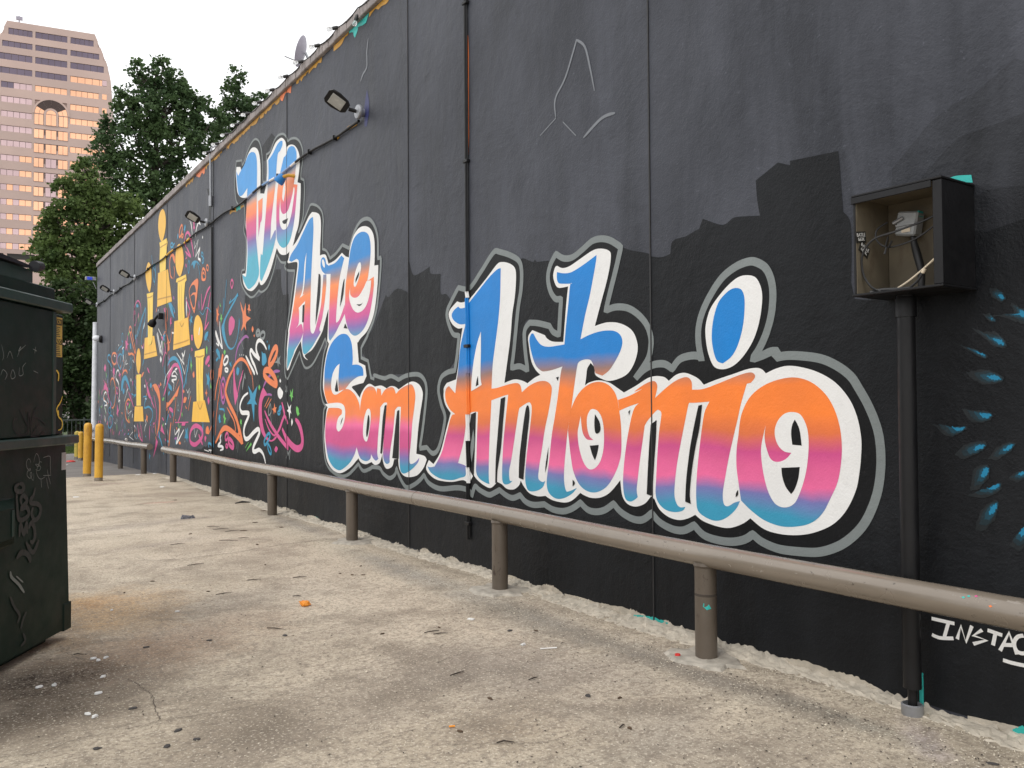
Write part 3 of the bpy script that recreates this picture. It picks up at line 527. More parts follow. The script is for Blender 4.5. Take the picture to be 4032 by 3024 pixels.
P letter_i_dot dotblue 0|3503,2266 3467,2245 3449,2186 3456,2072 3480,1973 3518,1889 3565,1834 3632,1798! 3679,1817 3707,1878 3721,1961 3714,2050 3689,2137 3654,2201 3596,2246 3549,2266
P letter_shadow black 0|6720,1453! 6634,1473! 6648,1249 6667,1033 6681,860! 6747,920 6788,1005! 6776,1191 6753,1333
P letter_glint grey 0|6680,1313! 6661,1184 6715,998! 6734,1138
P letter_shadow black 0|6210,1595! 6136,1610! 6171,1406 6211,1159 6270,950 6281,841! 6309,834! 6297,1052 6266,1260 6236,1446
P letter_shadow black 0|5815,1518 5781,1528 5768,1450 5801,1273 5837,1075 5865,897! 5934,907! 5924,1071 5887,1251 5850,1410
P letter_shadow black 0|5499,1197! 5516,1064 5549,976! 5540,1053
P letter_shadow black 0|4525,1485! 4503,1501! 4516,1460!
P letter_shadow black 0|4293,1396! 4235,1429! 4243,1301 4262,1139 4282,937 4295,896! 4341,904! 4326,1095 4310,1258
P letter_shadow black 0|3842,1529! 3810,1535! 3834,1389 3877,1236 3910,1082 3928,943 3919,875! 3971,886! 3958,1040 3924,1234 3885,1388
P letter_shadow black 0|3519,1003! 3519,971 3538,955! 3535,977
P letter_shadow black 0|5183,946! 5154,921 5184,891!
P letter_shadow black 0|4901,1465! 4848,1405 4839,1344 4876,1317 4903,1334 4909,1404
P letter_shadow black 0|4966,1222! 4860,1232! 4878,1168 4906,1114! 4939,1157
P letter_shadow black 0|3090,1447! 3059,1390 3045,1296! 3110,1299! 3117,1362 3110,1410
P letter_shadow black 0|3189,1159! 3060,1171! 3072,1103 3097,1041 3123,1009! 3161,1050 3184,1109
P letter_shadow black 0|6593,1813! 6584,1727! 6635,1712! 6618,1771
P letter_shadow black 0|5390,1761! 5352,1766! 5367,1732!
P painted_trophy_ball gold 0|20476,6133 20202,5978 20113,5722 20256,5509 20540,5383 20822,5553 20957,5850 20806,6081
P painted_trophy_column yellow 0|20820,5403! 20011,5375! 19925,5269! 20065,5002 20121,4667! 20744,4685! 20788,5003 20754,5270
P painted_trophy_base gold 0|20964,4701! 19880,4647! 19461,3872! 21055,3904!
P painted_trophy_ball gold 0|18757,5038 18490,4909 18352,4643 18432,4459 18694,4322 19021,4491 19135,4759 19028,4994
P painted_trophy_column yellow 0|19019,4315! 18153,4300! 18091,4172! 18223,4140! 18321,3788 18265,3395! 18843,3347! 18904,3851 18908,4226! 19073,4246!
P painted_trophy_base gold 0|19229,3405! 17962,3380! 17778,2808! 19332,2779!
P painted_trophy_ball gold 0|22076,5122 21819,4986 21717,4717 21768,4498 21948,4363 22237,4526 22462,4844 22320,5056
P painted_trophy_column yellow 0|22307,4361! 21490,4310! 21528,4161 21580,3243! 21714,3084 21924,3055 22110,3138 22185,4060
P painted_trophy_base gold 0|22549,3268! 22141,3260! 22066,3106 21923,3046 21645,3079 21580,3248! 21376,3242! 21008,2738! 22642,2735!
P painted_trophy_ball gold 0|17149,3353 16876,3226 16741,3012 16828,2794 17097,2674 17376,2806 17492,3070 17381,3293
P painted_trophy_column yellow 0|17374,2644! 16607,2657! 16606,2513! 16693,2472! 16732,2029 16685,1650! 17224,1635! 17258,2179 17298,2525! 17392,2530!
P painted_trophy_base gold 0|17505,1627! 16598,1656! 16212,1234! 17625,1224!
P painted_trophy_ball gold 0|23339,3053 23102,2905 23050,2666 23170,2463 23356,2395 23566,2507 23684,2754 23544,2989
P painted_trophy_column yellow 0|23643,2374! 22983,2367! 23041,2221 22996,1557! 23625,1558!
P painted_trophy_base gold 0|23868,1540! 22768,1539! 22640,1161! 23974,1142!
S painted_trophy_shading ochre .02|18745,4131 18709,3805 18661,3381
S painted_trophy_shading ochre .02|18533,4130 18539,3787 18472,3389
S painted_trophy_shading ochre .03|18909,4238 18587,4222 18173,4230
S painted_trophy_shading ochre .03|19311,2892 18570,2895 17858,2908
S painted_trophy_shading ochre .03|18682,3333 18522,3234 18315,3302
S painted_trophy_shading ochre .02|17113,2470 17093,2264 17073,2059
S painted_trophy_shading ochre .02|16896,2482 16894,2257 16865,2053
S painted_trophy_shading ochre .03|17160,1619 16950,1482 16746,1605
S painted_trophy_shading ochre .02|17091,2039 17043,1811 17014,1584
S painted_trophy_shading ochre .03|17298,2537 17004,2510 16649,2526
S painted_trophy_shading white .06|16965,3097 17027,3011 17054,2945
S painted_trophy_shading ochre .03|20754,5270 20375,5263 20009,5251
S painted_trophy_shading ochre .03|21031,4080 20294,4040 19520,3994
S painted_trophy_shading ochre .03|22232,4252 21875,4227 21529,4231
S painted_trophy_shading ochre .02|21944,4149 21923,3749 21886,3321
S painted_trophy_shading ochre .03|22615,2850 21849,2852 21063,2851
S painted_writing white .0175|2295,457! 2180,456!
S painted_writing white .0175|2209,457! 2231,380!
S painted_writing white .0175|2294,377 2254,370 2186,383
S painted_writing white .0175|2168,383! 2149,452! 2126,379! 2096,463!
S painted_writing white .0175|2048,454! 2090,418! 2028,410! 2091,378!
S painted_writing white .0175|2023,459! 1956,450!
S painted_writing white .0175|1987,452! 1999,393!
S painted_writing white .0175|1968,375! 1926,468! 1893,376!
S painted_writing white .018|1953,406! 1913,414!
S painted_writing white .0175|1863,469 1888,458 1904,428 1897,396 1877,386 1853,394 1845,421!
S painted_writing white .0175|1955,335 1918,332 1866,333 1819,336
P painted_spray spray 0|1923,1952! 1890,1953 1862,1954 1869,1985 1851,1976 1833,1966! 1817,1950 1825,1921! 1845,1923 1873,1938
P painted_spray spray 0|1997,1950! 1979,1954 1970,1941 1957,1925! 1981,1929
P painted_spray spray 0|2019,1873! 1983,1858 1946,1854 1925,1832 1916,1812 1922,1803! 1954,1811 1976,1831
P painted_spray spray 0|2108,1816! 2059,1794 2021,1778 2003,1764 2009,1754! 2044,1774
P painted_spray spray 0|2046,1677! 1993,1683 1957,1672 1934,1652 1943,1641! 1994,1639 2024,1653
P painted_spray spray 0|1964,2063! 1942,2064 1921,2047 1914,2027 1928,2019! 1950,2035
P painted_spray spray 0|2079,1499! 2034,1495 1997,1492 1981,1478! 2005,1459 2050,1460
P painted_spray spray 0|2222,1430! 2162,1419 2115,1424 2107,1415! 2135,1398 2171,1388
P painted_spray spray 0|2114,1303! 2075,1336 2022,1346 2013,1334! 2045,1306 2091,1289
P painted_spray spray 0|2063,1151! 2051,1213 2017,1237 2000,1230! 2006,1197 2033,1161
P painted_spray spray 0|2057,1113! 2004,1136 1960,1159 1949,1158! 1960,1132 2004,1109
P painted_spray spray 0|2037,973! 2017,1036 1976,1070 1964,1066! 1973,1021 2007,976
P painted_spray spray 0|1895,1197! 1870,1217 1842,1223 1839,1201! 1870,1188
P painted_spray spray 0|1968,1294! 1938,1333 1899,1350 1885,1345! 1903,1320 1939,1296
P painted_spray spray 0|1893,907! 1872,943 1847,968 1837,933! 1866,892
P painted_accent teal 0|2170,2653! 2129,2657 2058,2645! 2052,2606! 2107,2623
P painted_accent teal 0|9321,6221! 9338,6122 9425,6055! 9467,6113 9452,6208!
P painted_accent navy 0|9074,5302! 9026,5191 9010,5076 9027,4985! 9077,4862! 9143,4874! 9165,5081!
S painted_accent ochre .05|9344,4980 9500,4989 9715,4998
S painted_accent ochre .03|9918,4967 9975,4960 10032,4971
S painted_accent orange .05|6758,5086 6761,4720 6765,4321 6761,3932
S painted_accent chalk .02|5592,3799! 5371,3884! 5378,4043 5239,4179 5093,4428! 4991,4336 4927,4140 4879,3953
S painted_accent chalk .02|5279,3827! 5112,3669!
S painted_accent chalk .025|5018,3627! 4801,3716 4643,3712!
S painted_accent chalk .03|9028,5907 9072,5757 9073,5578 9189,5520 9257,5459
P dark_patch fresh 0|13083,5651! 12944,5688 12607,5749! 12432,5644! 12541,5595 12807,5493! 12898,5399 13013,5428!
P dark_patch fresh 0|13990,3398! 13460,3294 13079,3318 12715,3398 12409,3613! 12178,3581! 12157,3330 12075,3183! 11833,3170! 11814,3020! 11953,2628 11961,2517 12002,2045 11862,1912! 11363,2294! 11145,2040 10660,2244! 10334,2322! 10529,1992 10546,1688 10400,1529! 10498,1323 10467,900 10339,750 9851,641 9734,649! 10665,633 13487,626! 14254,646! 14311,1423 14101,2352!
P dark_patch fresh 0|8575,2791! 8503,2762 8363,2819! 8249,2826 8068,2774! 8001,2744! 7997,3089! 7905,2934 7748,2932 7534,2968! 7510,2894 7306,2864! 7307,2669 7191,2645 7078,2552! 7193,2473 6970,2227 6994,2005 7315,1789! 7323,1739 7233,1435 7386,1081 7721,1086 7615,1698 7901,1869 8917,1892 9070,2060 9254,2234 8939,2420!
P dark_patch fresh 0|5901,2796! 5849,2803 5713,2753 5680,2768 5647,2744 5501,2732 5454,2716! 5503,2589 5426,2409 5350,2363 5368,2141 5753,2268 5856,2178 5834,1880 6000,1897 5924,2383 5850,2694!
P dark_patch fresh 0|4575,2694! 4482,2658 4315,2611 4292,2587! 4178,2562 4089,2573! 4066,2656 3946,2667! 3822,2699! 3790,2758! 3621,2687 3530,2716 3421,2704 3326,2690! 3345,2791 3354,2912! 3188,2983! 3101,2945! 3101,2971! 2781,2947! 2772,2842 2756,2601! 2710,2514 2715,2203! 2695,2111! 2502,2071! 2431,2064! 2433,1755! 2443,833! 2457,78! 2661,37 2946,11! 4222,363! 4848,432! 4844,710! 4218,664 3575,641 3087,655 2750,768 2562,1048 2531,1317 2659,1598! 2811,1758 3164,1834 3331,1892 3207,2194 3357,2416 3632,2353 3833,2075 3837,1870 4079,1797 4304,1830! 4277,2017 4428,2193 4768,2268! 4646,2555!
'''
DOODLE = '''S swirl pink .06|18188,4874! 18251,4961 18264,5061 18192,5145 18050,5164 17910,5116 17791,5019 17672,4867 17574,4719 17515,4579
S swirl pink .05|18228,4793! 17945,4672 17747,4609! 17905,4714 18127,4864
S swirl pink .025|18146,4741! 18084,4645 18186,4641 18206,4615
S swirl white .05|17386,4950! 17331,5052 17239,5147 17110,5197 16964,5125
S swirl white .05|17461,4879! 17441,4726! 17144,4863! 17364,4547! 16996,4674! 17140,4495 16976,4434 17011,4393
S stroke white .025|17854,5387! 17715,5233 17596,4958
S stroke white .025|17696,5325! 17656,5128 17627,5010
L ring orange .05|18526,5400 18504,5317 18608,5217 18735,5180 18800,5241 18737,5339 18631,5399
L ring orange .04|18481,5205 18418,5165 18501,5130 18586,5174
P star cyan 0|18317,5386! 18267,5324! 18194,5364! 18214,5295! 18254,5244! 18294,5183! 18316,5254! 18399,5269! 18337,5307!
P star pink 0|17581,5341! 17503,5270! 17447,5316! 17453,5205! 17388,5118! 17475,5143! 17463,5066! 17521,5142! 17567,5160! 17522,5217!
L ring cyan .05|19581,5179 19443,5167 19397,5108 19488,5082 19627,5125
S swirl cyan .05|19216,5130! 19396,5098 19350,5049
L ring cyan .035|16869,4563 16762,4519 16779,4463 16886,4502
L ring cyan .035|16726,4433 16690,4373 16778,4332 16832,4376
P swirl_fill cyan 0|17725,4412! 17629,4474 17438,4483 17176,4426 16993,4327 16866,4263! 17102,4361 17287,4424 17399,4375 17474,4311! 17590,4430!
S stroke cyan .02|17250,4419! 17102,4296 16990,4099 16972,4042
L ring cyan .03|17904,4551 17832,4465 17901,4313 17960,4311 17990,4420 17963,4522
L ring orange .06|19439,4905 19234,4818 19210,4703
S swirl orange .06|19210,4703! 19302,4828 19485,4907 19646,4879 19715,4765 19689,4606 19617,4462 19432,4376
S swirl orange .04|19299,4634! 19230,4513 19295,4339
L ring orange .05|16742,4228 16601,4164 16548,4059 16599,3995 16828,4024 16865,4118 16812,4193
S swirl orange .04|16740,4013! 16811,4093 16741,4147 16635,4088
L ring orange .035|16464,4252 16361,4219 16377,4133 16497,4194
P drop cyan 0|18909,5300! 18865,5232 18929,5163! 18974,5240
P drop white 0|16801,4882! 16765,4844 16793,4813! 16825,4855
P drop pink 0|18164,4532! 18103,4465 18143,4432! 18204,4499
P drop white 0|18069,5047! 18028,5011 18068,5004 18089,5031
S swirl cyan .03|21755,5259! 21542,4947 21268,4742 21397,4453
L ring cyan .04|21407,4983 21228,4736 21399,4536 21608,4787
P swirl_fill orange 0|17830,3783 17564,3847! 17188,3816! 17279,3676 17370,3489 17440,3409! 17657,3564 17829,3712! 17609,3583 17465,3475 17372,3628 17421,3785 17659,3800
S swirl orange .035|17579,4060! 17869,3929 17769,3729 17478,3511 17245,3718 17156,4007
P swirl_fill orange 0|17869,3906! 17579,4060 17203,4093! 17110,4001 17245,3718! 17388,3966 17674,4001
S swirl pink .06|16869,3745! 16822,3413! 16475,3712 16201,3812
S swirl pink .05|16179,3700! 16387,3393 16620,3015! 16300,3143
S swirl pink .05|18154,3783! 17902,3589 17802,3496 17899,3398
S stroke cyan .02|17013,3420 16744,3326 16484,3435 16146,3315 16021,3108 16018,2784 16223,2602
P swirl_fill cyan 0|19853,3875! 19561,3858! 19387,3686 19215,3467! 19500,3595
S stroke cyan .03|19561,3845! 19330,3706 19160,3589 19274,3739
P star cyan 0|17729,3465! 17679,3367! 17559,3367! 17630,3303! 17581,3229! 17702,3263! 17750,3172! 17761,3280! 17849,3311! 17727,3336!
P star pink 0|19643,3557! 19584,3487! 19499,3531! 19526,3431! 19468,3375! 19583,3372! 19611,3297! 19641,3402!
P star cyan 0|20279,3297! 20234,3188! 20112,3153! 20233,3122! 20140,3010! 20294,3086! 20416,3028! 20356,3130! 20419,3188! 20314,3180!
S swirl orange .03|20032,3841! 19909,3607 20055,3358 19961,3142 19664,2966 19438,3257
S swirl orange .035|20092,3808! 20148,3550 20022,3225 19840,2951 19984,2699
P swirl_fill orange 0|19870,3005! 19751,2946 19720,2815 19837,2783! 19898,2903
S swirl pink .04|23841,3984! 24010,4153 23766,4282 23445,4309 23128,4156 23046,3910
S swirl pink .03|24011,4184! 24088,3945 23917,3684 23596,3901
P swirl_fill cyan 0|23744,4250! 23462,4206 23421,4141! 23661,4158
S swirl cyan .05|23563,3369! 23251,3556 22946,3768 22647,3947 22500,4020 22424,3897 22568,3706 22827,3523 22937,3354 23047,3081
S swirl cyan .03|23805,3325! 23408,3568 23023,3790 22797,3917
P star cyan 0|23849,3458! 23685,3408! 23723,3289! 23847,3358!
L ring orange .05|24613,3726 24396,3646 24437,3555 24653,3571 24759,3658
S swirl orange .06|24653,3571! 24477,3433 24217,3229 24004,3046 23797,2958 24051,3280 24394,3568
P star pink 0|25361,3398! 25133,3351! 24960,3562! 25016,3311! 24820,3251! 25041,3233! 24992,3055! 25174,3177! 25354,3091! 25266,3247!
P star cyan 0|24559,3282! 24472,3214! 24426,3117! 24555,3093! 24626,3176! 24662,3225!
L ring cyan .03|25832,3635 25689,3551 25732,3390 25921,3419 25944,3552
S swirl cyan .04|26645,3146! 26302,3244 25870,3284 25827,3446
L ring cyan .05|26200,3055 25815,2969 25856,2742 26139,2621 26535,2787 26590,2958
L ring orange .06|27257,3146 26844,3072 26888,2837 27299,2812 27674,2959 27572,3111
S swirl cyan .06|27667,2732! 28051,2888 28443,2995 28391,3118 28058,3127 27837,3037
S stroke cyan .02|27791,3280! 27726,2926 27609,2573
S swirl cyan .03|26850,3294! 26791,2968 26885,2718 26977,2380
P drop cyan 0|25680,3207! 25537,3085 25720,2964! 25818,3084
S swirl white .03|25215,3003! 25663,2570! 25166,2840! 25253,2716! 24895,2732!
S swirl orange .06|24812,2950! 24380,2974 23959,2890 24000,2862
S stroke orange .035|24005,3062! 23959,2860
L ring cyan .03|24463,2862 24332,2723 24456,2573 24615,2720
S swirl white .025|24249,2797! 24038,2710! 24081,2789! 23913,2689!
P blob pink 0|28954,2892! 28742,2757 28946,2637! 29184,2756
S swirl cyan .025|28438,2834! 28263,2595 28420,2279 28597,2517
S swirl white .05|26281,2493! 26481,2601 26779,2561 26875,2377 26571,2268 26370,2163
S swirl white .05|26232,2463! 26481,2597 26779,2549 26875,2382 26471,2253 26319,2083 26218,1932 26406,1684 26163,1716 26301,1417
P star pink 0|27349,2719! 27191,2661! 27068,2691! 27136,2556! 27062,2485! 27238,2508! 27308,2407! 27343,2529! 27481,2568!
S swirl orange .06|25755,2480! 25523,2545 25158,2540 24977,2454
P swirl_fill cyan 0|25978,1978! 25937,2223 25658,2379 25245,2415 24884,2277 24617,2081 24484,1938! 24791,2085 25151,2236 25424,2275 25606,2167 25742,2006!
P drop cyan 0|25511,2067! 25416,1969 25599,1874! 25741,1974
S swirl pink .06|29231,2396! 28933,2243 28583,2073 28240,1872 27904,1657 27683,1482
P swirl_fill pink 0|29166,2211! 28819,2294! 28359,2105! 28243,1978! 28812,2077 29279,2049!
S swirl orange .06|27920,2184! 27763,2356 27391,2380 27022,2165 26963,1908 27059,1653 27314,1517 27577,1500
S swirl white .05|28578,1894! 28752,1995 29098,1936 29210,1755 28685,1679 28568,1589 29027,1553 28674,1337
L ring cyan .05|27892,1272 27463,1223 27457,1033 27881,886 28267,949 28218,1163
L ring cyan .04|28009,1517 27789,1430 27948,1324 28226,1411
L ring pink .04|26766,2108 26465,2019 26610,1904 26864,1992
P star pink 0|26653,1635! 26530,1517! 26350,1417! 26495,1333! 26442,1216! 26593,1299! 26744,1315! 26667,1416!
S swirl orange .06|24680,1093! 25124,1198 25311,1405 25225,1613 24871,1738 24521,1689
S swirl pink .05|24788,1943! 24524,1798 24222,1641 24011,1517
S swirl orange .05|24770,1202! 24593,1095
S stroke white .03|24771,1249! 24344,1424! 24861,1328!
S stroke white .03|25233,1934! 24878,2039! 25501,1679!
P drop pink 0|24957,1660! 24780,1612 24955,1549! 25090,1613
S swirl cyan .04|24355,1889! 24018,1839 23691,1850 24100,1778
S swirl cyan .03|23984,2145! 23776,2033 23613,1970
S swirl cyan .05|22753,1780! 22309,1783 22526,1633 22524,1503 22017,1531 21597,1434 21560,1281 21869,1123
P star orange 0|22338,1359! 22228,1303! 22120,1304! 22190,1218! 22117,1133! 22262,1188! 22371,1201! 22299,1259!
S swirl white .03|22481,1214! 22333,1115 22477,1027 22549,909
S swirl pink .05|22464,2225! 22242,2047 21953,1871 21670,1671 21327,1490
P swirl_fill pink 0|22278,2047! 22025,1914 21810,1714! 22022,1772 22240,1918!
P swirl_fill orange 0|21540,2060! 21204,2080 20874,1977 20711,1813 20644,1571 20671,1276 20794,1019 21115,814! 20892,1084 20800,1355 20804,1625 21001,1803 21335,1945!
S swirl orange .03|21571,1907! 21608,2019 21337,2069
P drop cyan 0|21748,2127! 21642,2034 21780,1981! 21900,2054
S swirl pink .04|21400,1808! 21195,1572 21059,1354 21187,1147
P drop orange 0|20684,2108! 20544,2037 20715,2014!
S swirl pink .05|23513,1096! 23191,761 22805,655! 22965,1046
S swirl pink .035|23191,775! 23043,1104
L ring grey .03|23753,1002 23508,856 23584,689 23912,801
S stroke white .03|24333,975! 24162,855! 24671,718! 24032,644!
S swirl pink .08|20304,1781! 20063,1948 19827,2138 19539,2309 19313,2428
S swirl pink .08|19947,2177! 19539,2369 19201,2445 18870,2406 18654,2262 18494,2061
S swirl cyan .09|19891,2461! 19658,2567 19259,2599 18926,2533 18656,2397 18496,2232 18415,2011
S swirl pink .05|18708,2304! 18521,2127 18440,1918 18462,1614 18642,1334 18855,1208!
S stroke pink .05|19128,1186! 17924,1210!
P blob pink 0|18483,1189! 18149,1194! 18225,1133! 18508,1128!
S swirl white .04|18922,2213! 19199,2310 19480,2218 19086,2193 19030,2129 19478,2116 19251,2047 19305,1871
S stroke white .03|20307,1953! 20067,2210 19483,2409
P drop cyan 0|19826,2073! 19477,1975 19446,1873! 19766,1956
P drop cyan 0|19677,1890! 19647,1838 19793,1775! 19823,1840
S stroke orange .03|18786,2122! 19193,1869!
P swirl_fill orange 0|20028,1635! 19820,1621! 19247,1782 18704,1996! 18916,1765 19135,1743 19471,1619 20056,1478!
S swirl orange .03|19025,1742! 19132,1492 19351,1113
L ring grey .025|18859,1567 18751,1517 18831,1443 18940,1492
S stroke grey .02|18835,1777! 18888,1666 18779,1567
P blob pink 0|19643,1530! 19356,1479 19326,1391! 19584,1428 19730,1491
P drop pink 0|19728,1389! 19524,1288! 19639,1287!
P blob orange 0|18232,1740! 18054,1708 18179,1613! 18358,1614 18334,1698
P drop orange 0|18204,1565! 18027,1493! 18127,1487!
S swirl orange .03|17686,1751! 17830,1588 17927,1446
S stroke white .03|18082,1887! 17981,1814! 17834,1906! 17930,1683! 17735,1846!
S swirl white .05|18983,2697! 18291,2418! 18501,2671! 18345,2602 18218,2716
S swirl cyan .06|17793,2621! 17938,2415 18135,2124 18285,1937
S swirl cyan .04|17889,2472! 17986,2239
S stroke white .03|18712,2596! 18237,2211! 18088,2398!
S swirl white .07|20898,3372! 20544,3183!
S swirl white .05|21092,3277! 20959,3118 20696,2790! 20511,3061 20443,2723
S swirl white .05|21027,3300! 20763,3010 20474,2725!
P blob white 0|20663,2721! 20535,2634 20628,2558! 20725,2630
S swirl pink .05|20262,3005! 20137,2839 20318,2651 20438,2457
L ring pink .09|17254,1151 16845,1091 16755,982 16977,863 17390,769 17748,814 17774,977 17583,1098
S swirl pink .06|17675,793! 17437,750 17112,790
S swirl pink .06|17069,984! 16932,887 16754,792
S stroke white .03|17440,1090! 17344,920! 17161,1073!
P star cyan 0|18224,1097! 18097,1028! 17973,1114! 17996,983! 17921,879! 18020,876! 17994,770! 18095,873! 18262,868! 18147,979!
S swirl white .05|19209,1040! 19124,917! 18745,1050 18797,938 19012,733 18743,841 18326,1047
S swirl orange .08|19523,1186! 19635,979 19746,643
S swirl cyan .05|19757,1363! 19932,1232 20049,1035
S swirl cyan .06|20823,843! 20535,705 20283,438
P swirl_fill pink 0|21115,780! 20918,705! 21111,535 21474,285! 21243,557
P star cyan 0|21925,403! 21868,349! 21784,339! 21867,279! 21851,210! 21937,276!
P swirl_fill pink 0|20511,1131! 20168,888! 20414,934 20634,969!
P blob orange 0|16369,1167! 16284,1093 16325,1004! 16517,1021 16496,1121
S swirl orange .035|16325,1004! 16118,1150 15997,1324 15916,1453
S swirl cyan .05|15955,1185! 16035,1077 15953,908 15992,767 16157,825 16324,830 16281,755
P drop pink 0|16559,976! 16473,935 16558,844! 16624,919
P star cyan 0|16335,2195! 16292,2107! 16208,2050! 16270,1997! 16248,1822! 16354,1966! 16460,1935! 16418,2055! 16527,2180! 16377,2120!
P star green 0|16166,1994! 16145,1929! 16083,1906! 16144,1864! 16207,1897!
P star orange 0|16481,1881! 16459,1814! 16395,1791! 16450,1770! 16458,1715! 16510,1771! 16579,1794! 16511,1815!
P drop pink 0|16331,1725! 16246,1637 16309,1561! 16394,1649
S stroke grey .03|16021,1851! 16184,1637! 15958,1667!
S stroke white .035|16622,698! 16280,679!
S stroke white .045|16302,706! 16033,712!
S stroke white .045|16135,707! 16176,668!
P drop orange 0|17452,2247! 17404,2141 17498,2109! 17570,2193
P drop green 0|18486,1420! 18433,1360 18484,1311! 18527,1371
L ring orange .035|16044,2239 15962,2139 16042,2002 16167,2092 16147,2200
P star green 0|17694,2498! 17669,2415! 17596,2365! 17668,2321! 17643,2227! 17716,2312! 17751,2383!
P drop pink 0|16253,2506! 16253,2418 16506,2320! 16571,2378 16422,2482
P drop pink 0|16315,2339! 16218,2308 16314,2279! 16378,2315
P drop cyan 0|16384,2974! 16362,2896 16553,2810! 16641,2860 16555,2943
P drop cyan 0|16425,2845! 16255,2757! 16361,2786!
P star green 0|16467,2705! 16402,2646! 16422,2537! 16487,2540! 16509,2630!
P drop pink 0|17699,2998! 17579,2989! 17563,2877! 17674,2879!
P drop pink 0|17672,2744! 17575,2679 17647,2660!
P star white 0|16048,2668! 16014,2590! 15973,2556! 16026,2537! 16005,2471! 16055,2539! 16096,2552!
S stroke cyan .025|15086,3801! 15140,3602 15250,3242
S stroke cyan .03|15289,3495! 15288,3328 15325,3176
L ring pink .04|14741,3752 14670,3688 14741,3606 14812,3655 14812,3726
P swirl_fill cyan 0|14392,3485! 14357,3422! 14633,3383 14919,3337! 14919,3373! 14793,3440! 14847,3375! 14564,3425!
S swirl cyan .05|14426,3430! 14739,3303 15100,3145 15287,3058
P swirl_fill cyan 0|15064,3142! 15193,3050 15230,2960 15173,2811 15024,2637 14806,2558 14595,2590 14422,2728 14355,2871 14322,3055! 14294,2954 14338,2820 14456,2651 14629,2552 14806,2525 14987,2564 15209,2690 15361,2835 15419,2975 15287,3058!
P blob pink 0|14774,3120! 14649,3064 14579,3008 14614,2901 14701,2848 14790,2794 14897,2781! 14952,2867 14953,3009 14899,3086
P star orange 0|14262,3324! 14056,3127! 13942,3266! 13925,3077! 13893,3040! 13655,2980! 13893,2939! 13941,2895! 13908,2792! 14022,2873! 14203,2810! 14104,2938! 14121,3095! 14188,3179!
P star orange 0|13823,3234! 13766,3200! 13709,3222! 13718,3152! 13655,3103! 13750,3112! 13765,3057! 13781,3120! 13845,3141! 13782,3177!
P star orange 0|15793,3368! 15713,3307! 15627,3405! 15654,3259! 15575,3220! 15654,3195! 15644,2993! 15712,3148! 15791,3091! 15745,3225!
P star green 0|15498,3244! 15448,3187! 15383,3212! 15409,3152! 15363,3117! 15409,3110! 15447,3051! 15478,3116! 15524,3131! 15470,3168!
P drop green 0|15538,3438! 15499,3391 15460,3351! 15538,3369
S swirl white .05|15536,3090! 15515,2910 15359,2575! 15592,2726 15810,2921 15790,2845 15591,2652 15789,2707
S stroke white .025|15543,3091! 15495,2856 15379,2587
P drop orange 0|13561,2845! 13500,2784 13561,2738! 13614,2793
P drop orange 0|13469,2703! 13444,2673 13475,2654! 13499,2682
L ring grey .06|13273,2753 13184,2714 13213,2675 13318,2673 13363,2718
L ring grey .05|12995,2704 12923,2667 12980,2608 13110,2599 13154,2648 13096,2698
S swirl purple .05|13780,2664! 13924,2702 14120,2668 14354,2575 14490,2435 14558,2240
S stroke grey .025|14303,2710! 14037,2488!
S stroke grey .025|14203,2732! 14152,2573!
S swirl white .07|12838,2419! 12980,2518 13184,2586 13332,2549 13362,2440 13242,2314 13183,2283! 13453,2371 13638,2456 13685,2392 13575,2274 13452,2194 13331,2078 13286,2041
S swirl white .06|13939,2377! 13731,2244 13513,2103 13437,2046
P blob cyan 0|13081,2406! 13008,2370 12908,2360 12851,2303 12843,2222 12979,2170! 13066,2196 13072,2315
L ring orange .09|12372,2423 12333,2373 12426,2273 12588,2184 12697,2171 12711,2234 12588,2343 12466,2415
P star grey 0|12306,2311! 12280,2249! 12176,2291! 12228,2212! 12176,2149! 12267,2179! 12288,2111! 12319,2181! 12466,2197! 12333,2225!
P drop cyan 0|12712,2496! 12676,2454 12717,2390! 12759,2450
P drop cyan 0|12804,2560! 12787,2532 12809,2516! 12824,2539
P drop cyan 0|15709,2606! 15551,2534 15492,2405! 15531,2391! 15708,2489! 15796,2569
P drop cyan 0|15668,2445! 15609,2410 15746,2359! 15794,2398
P drop green 0|15209,2556! 15141,2511 15208,2453! 15283,2508
P swirl_fill orange 0|15359,2492! 15283,2457! 15320,2324 15414,2110! 15646,2118! 15511,2301
L ring white .05|15059,2425 14986,2390 15022,2321 15207,2277 15282,2332 15170,2410
L ring white .04|15095,2216 14985,2187 15021,2152 15150,2162 15188,2199
P star cyan 0|14895,2325! 14841,2292! 14769,2329! 14787,2270! 14758,2248! 14805,2215! 14848,2252! 14895,2274!
S swirl orange .06|14804,2090! 14628,2223 14386,2312 14185,2332 13987,2293 13794,2199 13637,2052
P drop cyan 0|14386,2213! 14291,2141 14351,2075! 14454,2098 14454,2177
S stroke white .035|14279,2424! 14268,2389!
S stroke white .035|14168,2418! 14152,2388!
S stroke white .035|14053,2407! 14037,2382!
P drop cyan 0|16494,2962! 16324,2960! 16492,2807! 16622,2810! 16580,2902
P swirl_fill orange 0|15603,2233! 15391,2224! 15428,2122 15485,2029! 15583,2095 15660,2024!
S swirl orange .05|15544,2125! 15699,1972 15797,1815 15856,1645
S stroke orange .03|15543,2020! 15523,1863 15657,1602 15774,1284 15811,997
L ring purple .06|15314,2045 15163,1959 15162,1723 15292,1590 15426,1705 15446,1934
L ring pink .05|15313,1942 15237,1857 15237,1744 15330,1683 15388,1787 15370,1891
S swirl orange .1|14658,2176! 14907,2054 15089,1895 15125,1763 14905,1578 14655,1438 14446,1301 14344,1185 14309,1068 14479,1034
